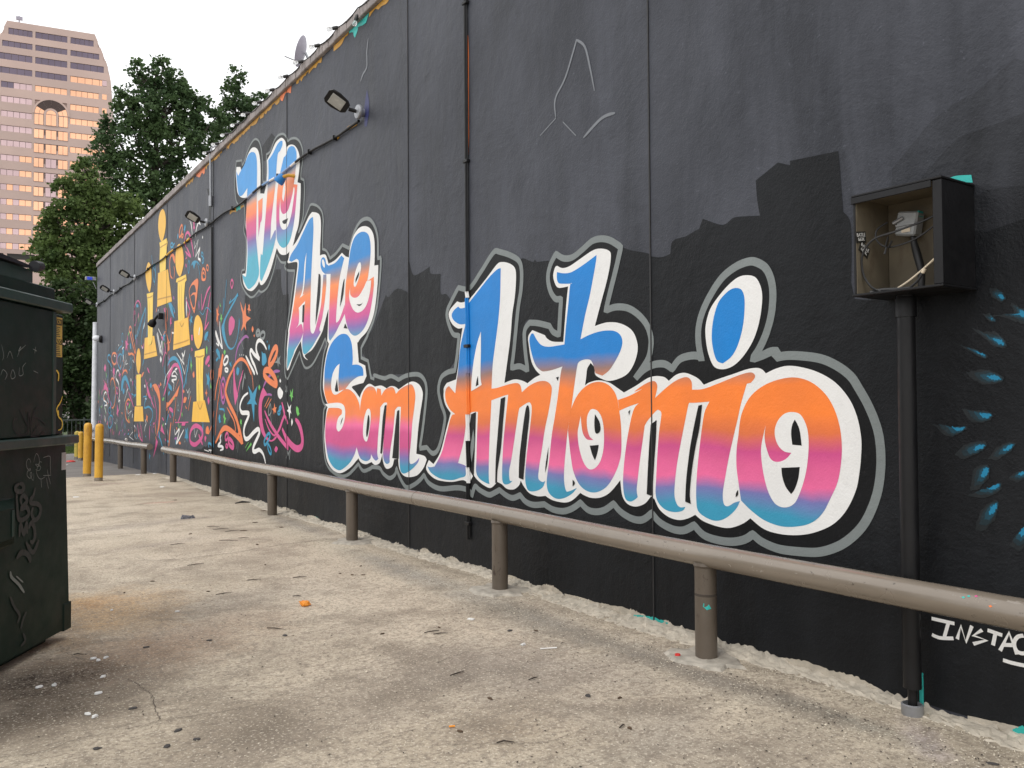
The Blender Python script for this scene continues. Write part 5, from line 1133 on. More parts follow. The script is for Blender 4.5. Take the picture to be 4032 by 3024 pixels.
obj('meter_terminal', MB().tube([(WX-.125, 2.39, 2.455), (WX-.12, 2.34, 2.475)], .01, 8), 'steel', mt, True)
obj('meter_ridge', MB().box((WX-.121, 2.28, 2.435), (WX-.1165, 2.38, 2.445)), 'meter', mt)
obj('meter_paint', MB().box((WX-.1, 2.268, 2.47), (WX-.06, 2.274, 2.5)), 'teal', mt)
obj('thick_cable', MB().tube([(WX-.08, 2.31, 2.39), (WX-.085, 2.305, 2.35), (WX-.09, 2.285, 2.28), (WX-.09, 2.265, 2.2), (WX-.09, 2.268, 2.093)], [.014, .016, .02, .018, .016], 10), 'blackplastic', t, True)
def wire(pts, r, mat):
    P = smooth3(pts); obj('wire', MB().tube(P, r, 7), mat, t, True)
def smooth3(p, step=6):
    p = [Vector(q) for q in p]; out = []
    for i in range(len(p)-1):
        a, b = p[i], p[i+1]; p0 = p[max(0, i-1)]; p3 = p[min(len(p)-1, i+2)]
        for k in range(step):
            f = k/step; out.append(.5*(2*a+(b-p0)*f+(2*p0-5*a+4*b-p3)*f*f+(3*a-p0-3*b+p3)*f**3))
    return out+[p[-1]]
fx = bx0+.03
wire([(fx+.1, 2.395, 2.455), (fx+.06, 2.425, 2.42), (fx+.05, 2.425, 2.37), (fx+.06, 2.39, 2.33), (fx+.06, 2.33, 2.32), (fx+.08, 2.22, 2.35), (fx+.1, 2.08, 2.44)], .0045, 'blackplastic')
wire([(fx+.12, 2.07, 2.49), (fx+.08, 2.17, 2.43), (fx+.02, 2.3, 2.385), (fx, 2.41, 2.36), (fx, 2.47, 2.29), (fx+.01, 2.475, 2.2), (fx+.02, 2.44, 2.13), (fx+.04, 2.4, 2.1)], .0055, 'blackplastic')
wire([(fx+.06, 2.34, 2.1), (fx+.06, 2.26, 2.14), (fx+.06, 2.17, 2.2), (fx+.06, 2.08, 2.27)], .005, 'cream')
wire([(fx+.03, 2.24, 2.1), (fx+.03, 2.2, 2.13), (fx+.03, 2.175, 2.165)], .006, 'blackplastic')
obj('wire_plug', MB().tube([(fx+.03, 2.175, 2.163), (fx+.03, 2.165, 2.182)], .009, 8), 'cream', t, True)
wire([(fx+.03, 2.45, 2.1), (fx+.05, 2.4, 2.108), (fx+.06, 2.33, 2.104), (fx+.06, 2.25, 2.1)], .011, 'blackplastic')
for a, b in (((fx+.05, 2.375, 2.325), (fx+.04, 2.355, 2.37)), ((fx+.05, 2.36, 2.318), (fx+.04, 2.335, 2.345)), ((fx+.05, 2.37, 2.32), (fx+.04, 2.375, 2.285))): obj('cable_tie', MB().tube([a, b], .005, 6), 'blackplastic', t)
obj('tape_roll', MB().lathe([(.02, 0), (.02, .02), (.014, .022)], (fx+.1, 2.1, bz0+e), 12), 'gold', t, True)
def text_obj(body, size, M, mat, parent, name='lettering', bold=.0, extr=.0004):
    cu = bpy.data.curves.new('txt', 'FONT'); cu.body = body; cu.size = size; cu.align_x = 'CENTER'; cu.align_y = 'CENTER'; cu.extrude = extr; cu.offset = bold; cu.space_line = .85; cu.resolution_u = 2
    to = bpy.data.objects.new('txt', cu); C.objects.link(to)
    dg = bpy.context.evaluated_depsgraph_get(); me = bpy.data.meshes.new_from_object(to.evaluated_get(dg))
    bpy.data.objects.remove(to); bpy.data.curves.remove(cu)
    mb = MB(); mb.v = [tuple(M @ v.co) for v in me.vertices]; mb.f = [tuple(p.vertices) for p in me.polygons]
    bpy.data.meshes.remove(me)
    return obj(name, mb, mat, parent)
for (xx, zz, rot) in ((WX-.262, 2.385, 8), (WX-.235, 2.325, -28)):
    # stickers on the liner of the far side, which faces -Y
    M = Matrix.Translation((xx, by1-e-.006, zz)) @ Matrix.Rotation(R(90), 4, 'X') @ Matrix.Rotation(R(rot), 4, 'Z')
    s_ = obj('sticker', MB().box((-.043, -.029, -.001), (.043, .029, .0006)).xform(M), 'ink', t)
    text_obj('BATLE\n663K', .026, M @ Matrix.Translation((0, 0, .0014)), 'paperwhite', s_)
t = thing('cabinet_pole', 'black round pole carrying the open utility cabinet', 'pole', (WX-.135, 2.325, 0))
obj('pole', MB().tube([(WX-.135, 2.325, .13), (WX-.135, 2.325, bz0-.001)], .043, 20), 'blackmetal', t, True)
obj('collar', MB().lathe([(.05, 1.97), (.05, 2.06), (.046, 2.07)], (WX-.135, 2.325, 0), 18), 'blackmetal', t, True)
obj('inner_pipe', MB().tube([(WX-.135, 2.325, -.02), (WX-.135, 2.325, .16)], .022, 12), 'blackmetal', t, True)
obj('foot_ring', MB().lathe([(.05, -.01), (.052, .05), (.044, .055), (.04, .02)], (WX-.14, 2.325, 0), 16), 'steel', t, True)
obj('green_strip', MB().box((WX-.07, 2.312, .02), (WX-.055, 2.328, .19), .002), 'teal', t)

# ---------------------------------------------------------------- dumpster
dz = R(32); DU = Vector((math.sin(dz), math.cos(dz), 0)); DN = Vector((DU.y, -DU.x, 0)); DP = Vector((.694, 6.34, 0))
DM = Matrix((( DU.x, -DN.x, 0, DP.x), (DU.y, -DN.y, 0, DP.y), (0, 0, 1, 0), (0, 0, 0, 1)))     # local: x along the face, y into the bin, z up
t = thing('dumpster', 'dark green steel dumpster with black lid, scratched tags and a caution sticker', 'dumpster', (DP.x, DP.y, 0))
def dp(name, mb, mat, par=None, sm=False): return obj(name, mb.xform(DM), mat, par or t, sm)
dp('lower_body', MB().add([(-2.3, 0, .07), (-.016, 0, .07), (-.016, 1.5, .07), (-2.3, 1.5, .07), (-2.3, 0, 1.3), (-.085, 0, 1.3), (-.085, 1.5, 1.3), (-2.3, 1.5, 1.3)], [(0,3,2,1),(4,5,6,7),(0,1,5,4),(1,2,6,5),(2,3,7,6),(3,0,4,7)]), 'dgreen')
dp('upper_body', MB().box((-2.3, .06, 1.36), (0, 1.5, 2.17), .006), 'dgreen')
dp('upper_panel', MB().box((-2.3, -.03, 1.362), (-.29, .059, 2.168), .01), 'dgreen')
dp('corner_rib', MB().box((-.32, -.034, 1.364), (-.27, .0595, 2.166), .008), 'lgreen')
dp('middle_ledge', MB().box((-2.34, -.06, 1.3015), (-.015, 1.52, 1.3595), .008), 'lgreen')
dp('top_ledge', MB().box((-2.34, -.055, 2.171), (-.1, 1.52, 2.235), .008), 'lgreen')
dp('upper_step', MB().box((-2.3, .04, 2.236), (-.15, 1.48, 2.33), .006), 'dgreen')
dp('top_hopper', MB().add([(-2.3, .05, 2.331), (-.41, .05, 2.331), (-.41, 1.46, 2.331), (-2.3, 1.46, 2.331), (-2.3, .05, 2.425), (-.41, .05, 2.41), (-.41, 1.46, 2.5), (-2.3, 1.46, 2.5)], [(0,3,2,1),(4,5,6,7),(0,1,5,4),(1,2,6,5),(2,3,7,6),(3,0,4,7)]), 'lgreen')
ld = dp('lid', MB().add([(-2.32, .02, 2.44), (-.47, .02, 2.415), (-.47, 1.5, 2.51), (-2.32, 1.5, 2.52), (-2.32, .02, 2.53), (-.5, .02, 2.43), (-.5, 1.5, 2.55), (-2.32, 1.5, 2.6)], [(0,3,2,1),(4,5,6,7),(0,1,5,4),(1,2,6,5),(2,3,7,6),(3,0,4,7)]), 'lid')
dp('lid_hinge', MB().tube([(-.45, .02, 2.43), (-.38, .02, 2.44), (-.36, .03, 2.43)], [.035, .032, .02], 12), 'lid', None, True)
dp('skid', MB().box((-2.2, .1, .0), (-.12, .25, .069), .006), 'dgreen'); dp('skid', MB().box((-2.2, 1.2, .0), (-.12, 1.35, .069), .006), 'dgreen')
dp('foot_plate', MB().box((-.1, -.006, .06), (-.001, .3, .24), .004), 'dgreen')
# fork pocket on the side
sl = dp('fork_pocket', MB().add([(-2.2, -.1, .78), (-.87, -.1, .8), (-.7, -.001, .74), (-2.2, -.001, .6), (-2.2, -.1, 1.0), (-.87, -.1, .97), (-.7, -.001, 1.01), (-2.2, -.001, 1.16)], [(0,3,2,1),(4,5,6,7),(0,1,5,4),(1,2,6,5),(2,3,7,6),(3,0,4,7)]), 'dgreen')
dp('pocket_lip', MB().box((-.9, -.106, .81), (-.875, -.1005, .96), .003), 'lgreen', sl)
def dstroke(name, pts, wd, mat, y=-.0325, par=None):
    P = smooth_path([(a, b, False) for a, b in pts], False, 5)
    mb = ribbon(P, wd, False, lambda a, b, e: (a, y-.0008-e, b), True, .0004)
    dp(name, mb, mat, par)
dstroke('scratched_tag', [(-0.893, 1.908), (-0.870, 1.850), (-0.881, 1.817)], .004, 'scratch', -0.032)
dstroke('scratched_tag', [(-0.835, 1.832), (-0.806, 1.874), (-0.776, 1.832)], .004, 'scratch', -0.032)
dstroke('scratched_tag', [(-0.728, 1.845), (-0.692, 1.909), (-0.716, 1.880), (-0.636, 1.923)], .004, 'scratch', -0.032)
dstroke('scratched_tag', [(-0.558, 1.904), (-0.512, 1.893)], .004, 'scratch', -0.032)
dstroke('scratched_tag', [(-0.538, 1.877), (-0.526, 1.920)], .004, 'scratch', -0.032)
dstroke('scratched_tag', [(-0.897, 1.730), (-0.874, 1.764), (-0.834, 1.739), (-0.856, 1.705)], .004, 'scratch', -0.032)
dstroke('scratched_tag', [(-0.798, 1.734), (-0.775, 1.768), (-0.750, 1.729), (-0.786, 1.714), (-0.798, 1.740)], .004, 'scratch', -0.032)
dstroke('scratched_tag', [(-0.702, 1.785), (-0.708, 1.737), (-0.665, 1.745), (-0.671, 1.786), (-0.634, 1.816)], .004, 'scratch', -0.032)
dstroke('scratched_tag', [(-0.550, 1.770), (-0.497, 1.758)], .004, 'scratch', -0.032)
dstroke('marker_tag', [(-0.723, 1.479), (-0.759, 1.473), (-0.768, 1.433), (-0.734, 1.398), (-0.660, 1.382), (-0.610, 1.401), (-0.604, 1.428), (-0.623, 1.470)], .008, 'scratch3', -0.032)
dstroke('marker_tag', [(-0.705, 1.540), (-0.661, 1.492), (-0.610, 1.442), (-0.598, 1.518), (-0.572, 1.448), (-0.534, 1.525), (-0.481, 1.546), (-0.467, 1.524)], .008, 'scratch3', -0.032)
dstroke('marker_tag', [(-0.553, 1.483), (-0.480, 1.475), (-0.397, 1.430)], .008, 'scratch3', -0.032)
dstroke('marker_tag', [(-0.585, 1.449), (-0.565, 1.399), (-0.571, 1.364), (-0.532, 1.405), (-0.466, 1.453)], .006, 'scratch3', -0.032)
dstroke('marker_tag', [(-0.584, 1.372), (-0.492, 1.368), (-0.397, 1.408)], .006, 'scratch3', -0.032)
dstroke('white_tag', [(-0.520, 1.203), (-0.530, 1.226), (-0.555, 1.229), (-0.570, 1.202), (-0.554, 1.170), (-0.523, 1.168), (-0.529, 1.158), (-0.554, 1.157), (-0.560, 1.131), (-0.528, 1.111), (-0.507, 1.129), (-0.516, 1.147), (-0.526, 1.131), (-0.490, 1.094), (-0.485, 1.138)], .004, 'scratch', -0.004)
dstroke('white_tag', [(-0.486, 1.206), (-0.473, 1.239), (-0.454, 1.258), (-0.428, 1.236), (-0.421, 1.201), (-0.434, 1.175), (-0.466, 1.191), (-0.441, 1.189), (-0.405, 1.169), (-0.427, 1.150), (-0.466, 1.160)], .004, 'scratch', -0.004)
dstroke('white_tag', [(-0.389, 1.199), (-0.415, 1.204), (-0.434, 1.182), (-0.453, 1.142), (-0.427, 1.105), (-0.394, 1.095), (-0.348, 1.105)], .004, 'scratch', -0.004)
dstroke('white_tag', [(-0.376, 1.226), (-0.349, 1.231), (-0.292, 1.229), (-0.288, 1.174), (-0.283, 1.110)], .004, 'scratch', -0.004)
dstroke('white_tag', [(-0.374, 1.115), (-0.280, 1.108)], .004, 'scratch', -0.004)
dstroke('white_tag', [(-0.325, 1.149), (-0.314, 1.113), (-0.290, 1.065), (-0.286, 1.050)], .004, 'scratch', -0.004)
dstroke('white_tag', [(-0.400, 1.096), (-0.393, 1.040)], .004, 'scratch', -0.004)
dstroke('white_tag', [(-0.334, 1.097), (-0.320, 1.054), (-0.306, 1.024)], .004, 'scratch', -0.004)
dstroke('faded_tag', [(-0.646, 1.090), (-0.687, 1.074), (-0.675, 1.050), (-0.627, 1.041), (-0.597, 1.058), (-0.616, 1.083), (-0.646, 1.090)], .03, 'scratch2', -0.005)
dstroke('faded_tag', [(-0.466, 1.048), (-0.491, 0.997), (-0.516, 0.983), (-0.516, 0.959), (-0.439, 0.943), (-0.400, 0.907), (-0.425, 0.862), (-0.476, 0.849), (-0.509, 0.894), (-0.490, 0.929)], .03, 'scratch2', -0.005)
dstroke('faded_tag', [(-0.675, 1.033), (-0.668, 0.960), (-0.655, 0.887), (-0.613, 0.868), (-0.540, 0.891), (-0.565, 0.938), (-0.626, 0.936), (-0.602, 0.952), (-0.559, 0.977), (-0.597, 1.012), (-0.633, 0.996), (-0.614, 0.951)], .03, 'scratch2', -0.005)
dstroke('faded_tag', [(-0.641, 0.770), (-0.630, 0.844), (-0.593, 0.779), (-0.564, 0.844), (-0.557, 0.776)], .03, 'scratch2', -0.005)
dstroke('faded_tag', [(-0.539, 0.804), (-0.514, 0.837), (-0.476, 0.801), (-0.469, 0.746), (-0.494, 0.716), (-0.525, 0.728)], .03, 'scratch2', -0.005)
dstroke('faded_tag', [(-0.568, 0.728), (-0.524, 0.674), (-0.487, 0.653), (-0.455, 0.675), (-0.423, 0.718)], .03, 'scratch2', -0.005)
dstroke('faded_tag', [(-0.669, 0.647), (-0.622, 0.671), (-0.561, 0.657), (-0.524, 0.620), (-0.523, 0.589)], .035, 'scratch2', -0.005)
dstroke('scrape', [(-0.734, 0.584), (-0.721, 0.547), (-0.648, 0.491), (-0.584, 0.426)], .02, 'scratch', -0.005)
dstroke('scrape', [(-0.721, 0.554), (-0.733, 0.543)], .015, 'scratch', -0.005)
dstroke('scrape', [(-0.673, 0.544), (-0.598, 0.491)], .01, 'scratch', -0.005)
dstroke('scrape', [(-0.732, 0.436), (-0.695, 0.373), (-0.633, 0.303), (-0.657, 0.262)], .02, 'scratch2', -0.005)
dstroke('scrape', [(-0.594, 0.183), (-0.568, 0.135), (-0.618, 0.115)], .02, 'scratch2', -0.005)
dstroke('scrape', [(-0.557, 0.305), (-0.595, 0.266), (-0.619, 0.218)], .02, 'scratch2', -0.005)
dstroke('spray_tag', [(-0.013, 1.620), (-0.034, 1.583), (-0.078, 1.546), (-0.085, 1.524), (-0.062, 1.483), (-0.025, 1.460), (-0.010, 1.434), (-0.025, 1.400), (-0.068, 1.391)], .012, 'yellow', 0.058)
dstroke('spray_tag', [(-0.070, 1.527), (-0.062, 1.483)], .014, 'yellow', 0.058)
dstroke('spray_tag', [(-0.095, 1.793), (-0.064, 1.767), (-0.071, 1.721)], .014, 'yellow', 0.058)
st = dp('caution_sticker', MB().box((-.2, .0555, 1.882), (-.022, .0595, 2.148), .003), 'sticker')
def dtext(body, size, u, z, mat, par, y=.0545, name='lettering', bold=0, sx=1):
    M = DM @ Matrix.Translation((u, y, z)) @ Matrix.Rotation(R(90), 4, 'X') @ Matrix.Diagonal((sx, 1, 1, 1)); return text_obj(body, size, M, mat, par, name, bold)
for z0, z1, tx in ((2.096, 2.136, 'CAUTION'), (1.966, 2.002, 'CUIDADO')):
    dp('sticker_band', MB().box((-.194, .0545, z0), (-.03, .0554, z1)), 'ink', st)
    dtext(tx, .04, -.112, (z0+z1)/2, 'sticker', st, .0538, bold=.0008, sx=.78)
for z in (2.078, 2.066, 2.054, 2.042, 2.03, 2.018, 1.952, 1.94, 1.928, 1.916, 1.902, 1.892): dp('sticker_line', MB().box((-.19+random.random()*.02, .0547, z), (-.045-random.random()*.02, .0554, z+.005)), 'ink', st)
dp('foil_tag', MB().box((-.135, -.004, 1.13), (-.083, .0015, 1.245)), 'foil')

# ---------------------------------------------------------------- cracks, joints and marks in the concrete
def gline(name, px, wd, mat='crack', z=.004):
    P = smooth_path([(a, b, False) for a, b in px], False, 12)
    Q = []
    for i, (a, b) in enumerate(P): Q.append((a+random.uniform(-1, 1)*wd*1.2, b+random.uniform(-1, 1)*wd*1.2))
    return obj(name, ribbon(Q, wd*.5, False, lambda a, b, e: (a, b, z+gz(b)+e), False, .001), mat, pav)
random.seed(4)
gline('slab_joint', [(4.051, 9.104), (3.644, 9.110), (3.140, 9.117), (2.439, 8.892), (1.931, 8.877), (1.620, 9.003)], .014)
gline('slab_joint', [(1.620, 9.003), (1.286, 8.925), (0.983, 8.961)], .008)
gline('crack', [(0.851, 5.163), (0.894, 4.953), (0.912, 4.771), (0.883, 4.545), (0.870, 4.398), (0.788, 4.361), (0.722, 4.370)], .006)
gline('crack', [(0.870, 4.398), (0.953, 4.371), (1.105, 4.346), (1.263, 4.321), (1.333, 4.337)], .005)
gline('crack', [(0.201, 4.340), (0.345, 4.305), (0.504, 4.365), (0.632, 4.365)], .005)
gline('crack', [(0.603, 5.992), (0.665, 5.786), (0.697, 5.701)], .006)
gline('crack', [(2.441, 4.403), (2.715, 4.489), (2.970, 4.441), (3.082, 4.431)], .005)
gline('crack', [(1.886, 3.324), (2.074, 3.210), (2.271, 3.088), (2.429, 3.102)], .005)

# ---------------------------------------------------------------- litter
random.seed(31)
def twig(px, L_, a, label='small dark twig lying on the worn concrete', r=.004):
    x, y = px; z = gz(y); L_ *= .62
    p = [(x-math.cos(a)*L_/2, y-math.sin(a)*L_/2, z+.006), (x+random.uniform(-.01, .01), y+random.uniform(-.01, .01), z+.011), (x+math.cos(a)*L_/2, y+math.sin(a)*L_/2, z+.006)]
    tag(obj('twig', MB().tube(p, [r*.7, r, r*.4], 6), 'twig', smooth=True), label, 'twig', 'twigs scattered on the concrete')
for px, L_ in (((1.885, 5.708),.22),((2.621, 7.274),.2),((2.346, 6.567),.12),((2.730, 5.011),.18),((2.754, 4.932),.16),((2.427, 4.155),.17),((2.733, 3.831),.12),((2.115, 3.188),.13),((2.666, 9.722),.35),((2.833, 10.672),.3),((2.813, 10.953),.25),((2.908, 10.436),.3),((2.002, 8.450),.25),((1.882, 7.011),.2),((2.253, 7.408),.2),((2.862, 9.800),.2),((2.131, 9.798),.25),((2.675, 3.022),.07),((0.685, 5.835),.1)):
    twig(px, L_, random.uniform(-.9, .2))
def flat_bit(px, r, mat, name, label, cat, group, h=.006, el=1.5):
    x, y = px; z = gz(y)+.0045; m_ = 9; a0 = random.uniform(0, 6.28)
    rr = [r*random.uniform(.6, 1.15) for _ in range(m_)]
    b = []; tp = []
    for k in range(m_):
        an = 6.283*k/m_; u, v = rr[k]*math.cos(an)*el, rr[k]*math.sin(an)
        X, Y = u*math.cos(a0)-v*math.sin(a0), u*math.sin(a0)+v*math.cos(a0)
        b.append((x+X, y+Y, z-.002)); tp.append((x+X*.85, y+Y*.85, z+h*random.uniform(.6, 1.4)))
    mb = MB().add(b+tp+[(x, y, z+h*1.5)], [(k, (k+1) % m_, m_+(k+1) % m_, m_+k) for k in range(m_)]+[(m_+k, m_+(k+1) % m_, 2*m_) for k in range(m_)])
    tag(obj(name, mb, mat), label, cat, group)
for p in ((0.795, 4.646),(0.918, 4.209),(0.568, 4.198),(0.836, 4.044),(0.967, 4.047),(1.437, 5.687),(1.062, 5.765),(2.814, 3.447),(3.694, 1.814),(3.183, 4.734),(1.883, 5.509)): flat_bit(p, .016, 'gum', 'gum_spot', 'dark flattened gum spot on the concrete', 'gum spot', 'gum spots on the concrete', .002)
for p in ((0.592, 4.688),(0.616, 4.629),(0.682, 4.990),(0.744, 5.282),(0.812, 5.669),(0.768, 5.638),(1.038, 6.949),(0.501, 5.281),(0.428, 5.292),(0.752, 5.693),(1.440, 6.613),(3.120, 5.122),(3.620, 20.605),(1.819, 15.946),(3.396, 16.901),(4.008, 20.784),(2.856, 27.262),(3.113, 5.144),(3.066, 4.408)): flat_bit(p, .014 if p[1] < 12 else .045, 'paperwhite', 'paper_scrap', 'tiny white scrap of paper on the concrete', 'paper scrap', 'white scraps on the ground', .006)
for p in ((3.502, 10.386),(2.854, 9.265),(3.837, 12.157),(2.557, 8.045),(3.283, 7.439),(3.050, 7.098),(3.131, 7.040),(2.984, 7.216),(2.436, 5.167),(2.013, 3.424),(2.365, 3.708),(3.323, 4.626),(3.035, 10.393),(3.359, 11.025),(2.432, 10.516),(3.093, 14.413),(1.804, 7.181),(2.828, 5.082),(2.927, 3.325),(1.222, 7.544),(1.503, 7.886),(2.694, 2.990)): flat_bit(p, .009 if p[1] < 9 else .02, 'leafdry', 'dry_leaf', 'small dry brown leaf lying on the concrete', 'leaf', 'dry leaves on the concrete', .003, 2.2)
x, y = (2.291, 6.233)
mb = MB(); random.seed(2)
for k in range(7):
    a = k*.9; c_ = Vector((x+.02*math.cos(a), y+.02*math.sin(a), .022)); m_ = 7
    ring = [c_+Vector((.022*math.cos(6.28*j/m_+a)*random.uniform(.7, 1.3), .022*math.sin(6.28*j/m_)*random.uniform(.7, 1.3), random.uniform(-.018, .022))) for j in range(m_)]
    mb.add([c_, *ring], [(0, j+1, (j+1) % m_+1) for j in range(m_)])
mb.lathe([(.03, .003), (.036, .015), (.026, .032), (.008, .038)], (x, y, 0), 9)
tag(obj('orange_peel', mb, 'orangepeel'), 'crumpled orange peel lying alone on the concrete', 'orange peel')
x, y = (3.678, 3.646)
tag(obj('bottle_cap', MB().lathe([(.0165, .003), (.0168, .018), (.0155, .021), (.013, .0215)], (x, y, .003), 24), 'redcap', smooth=True), 'red plastic bottle cap beside the rail post', 'bottle cap')
x, y = (2.736, 12.007)
mb = MB().add([(x-.1, y-.05, .0), (x+.09, y-.06, .0), (x+.11, y+.04, .0), (x-.08, y+.06, .0), (x-.09, y-.04, .02), (x+.07, y-.04, .045), (x+.1, y+.03, .02), (x-.06, y+.04, .05)], [(0,3,2,1),(4,5,6,7),(0,1,5,4),(1,2,6,5),(2,3,7,6),(3,0,4,7)])
tag(obj('snack_wrapper', mb, 'wrapper'), 'crumpled shiny dark snack wrapper among the twigs', 'wrapper')
x, y = (3.881, 13.333)
tag(obj('dark_scrap', MB().tube([(x-.12, y, .008), (x, y+.03, .02), (x+.12, y-.02, .008)], [.008, .016, .006], 8), 'gum', smooth=True), 'flat dark scrap on the concrete near the rail post', 'scrap')
x, y = (3.222, 29.679)
mb = MB().lathe([(.12, .0), (.15, .02), (.1, .05), (.03, .06)], (x, y, gz(y)-.02), 9)
tag(obj('red_bag', mb, 'redcap'), 'small red crumpled bag on the asphalt by the pale bollard', 'bag')
x, y = (3.142, 4.238)
tag(obj('drinking_straw', MB().tube([(x-.05, y+.02, .008), (x+.05, y-.02, .008)], .004, 8), 'paperwhite', smooth=True), 'short white straw lying on the concrete', 'straw')
x, y = (2.006, 3.485)
tag(obj('cigarette_end', MB().tube([(x-.013, y+.006, .009), (x+.013, y-.006, .009)], .0045, 10), 'orangepeel', smooth=True), 'orange cigarette end on the concrete', 'cigarette end')
z_ = .63+.07+gz(23.306)*.6
tag(obj('drink_can', MB().lathe([(.03, -.06), (.033, -.05), (.033, .05), (.028, .06)], (3.8, 23.306, z_+.033), 14, (.1, 1, .15)), 'foil', smooth=True), 'crushed silver drink can lying on the short guard rail', 'can')
# loose grit on the worn part of the slab
random.seed(77); mb = MB()
for k in range(5200):
    y = 1.6+random.random()**1.5*9; x = random.uniform(-1.5+y*.02, 3.95)
    if random.random() < .25: x = 3.95-random.random()**2*.5
    r = random.uniform(.0015, .0052)*(1 if random.random() < .95 else 1.8)
    p = [(x+r*random.uniform(-1, 1)*.5+r*a, y+r*b*random.uniform(.7, 1.4), .003+r*c_*.9) for a, b, c_ in ((1, 0, 0), (-.5, .87, 0), (-.5, -.87, 0), (0, 0, 1))]
    mb.add(p, [(0, 1, 3), (1, 2, 3), (2, 0, 3)])
o = obj('grit', mb, 'chip'); o['kind'] = 'stuff'; o['label'] = 'loose pale grit on the worn concrete'; o['category'] = 'grit'

random.seed(78); mb = MB()
for k in range(2600):
    y = 1.6+random.random()**1.4*11; x = random.uniform(-1.5, 3.95)
    if random.random() < .3: x = 3.7-random.random()**2*.7
    r = random.uniform(.0015, .005); a = random.uniform(0, 3.14); u, v = math.cos(a)*r*1.8, math.sin(a)*r*1.8
    mb.add([(x+u, y+v, .0042), (x-v*.5, y+u*.5, .0042), (x-u, y-v, .0042), (x+v*.5, y-u*.5, .0042), (x, y, .0042+r*.7)], [(0, 1, 4), (1, 2, 4), (2, 3, 4), (3, 0, 4)])
o = obj('dark_grit', mb, 'twig'); o['kind'] = 'stuff'; o['label'] = 'fine dark crumbs of dirt and bark on the concrete'; o['category'] = 'grit'

# ---------------------------------------------------------------- beyond the wall: fence, grass, trees, tower
t = thing('metal_fence', 'dark green metal railing fence in front of the trees', 'fence', (1.5, 37, gz(37)))
fy = 37
obj('top_rail', MB().box((-9, fy-.03, .98), (9, fy+.03, 1.04), .005), 'fence', t)
obj('bottom_rail', MB().box((-9, fy-.025, -.02), (9, fy+.025, .03), .005), 'fence', t)
pr = obj('picket', MB().box((-9-.012, fy-.012, .031), (-9+.012, fy+.012, .979)), 'fence', t)
for k in range(1, 120):
    c = pr.copy(); C.objects.link(c); c.parent = t; c.location = pr.location+Vector((k*.15, 0, 0))
for x in (-9, -4.5, 0, 4.5, 9): obj('post', MB().box((x-.035, fy+.032, gz(fy)-.03), (x+.035, fy+.1, 1.1), .006), 'fence', t)
def blades(x0, x1, y0, y1, n_, h):
    mb = MB()
    for k in range(n_):
        x, y = random.uniform(x0, x1), random.uniform(y0, y1); z = gz(y)-.02; a = random.uniform(0, 3.14); hh = h*random.uniform(.5, 1.3); w_ = .02
        dx, dy = math.cos(a)*w_, math.sin(a)*w_; lx, ly = random.uniform(-.1, .1), random.uniform(-.1, .1)
        mb.add([(x-dx, y-dy, z), (x+dx, y+dy, z), (x+lx, y+ly, z+hh)], [(0, 1, 2)])
    return mb
random.seed(8)
o = obj('grass_verge', blades(-8, 10, 35.6, 39, 9000, .22), 'grass'); o['kind'] = 'stuff'; o['label'] = 'strip of green grass under the metal fence'; o['category'] = 'grass'
structure(obj('verge', MB().box((-60, 35.5, -.4), (60, 75, gz(37)+.015)), 'grass'))
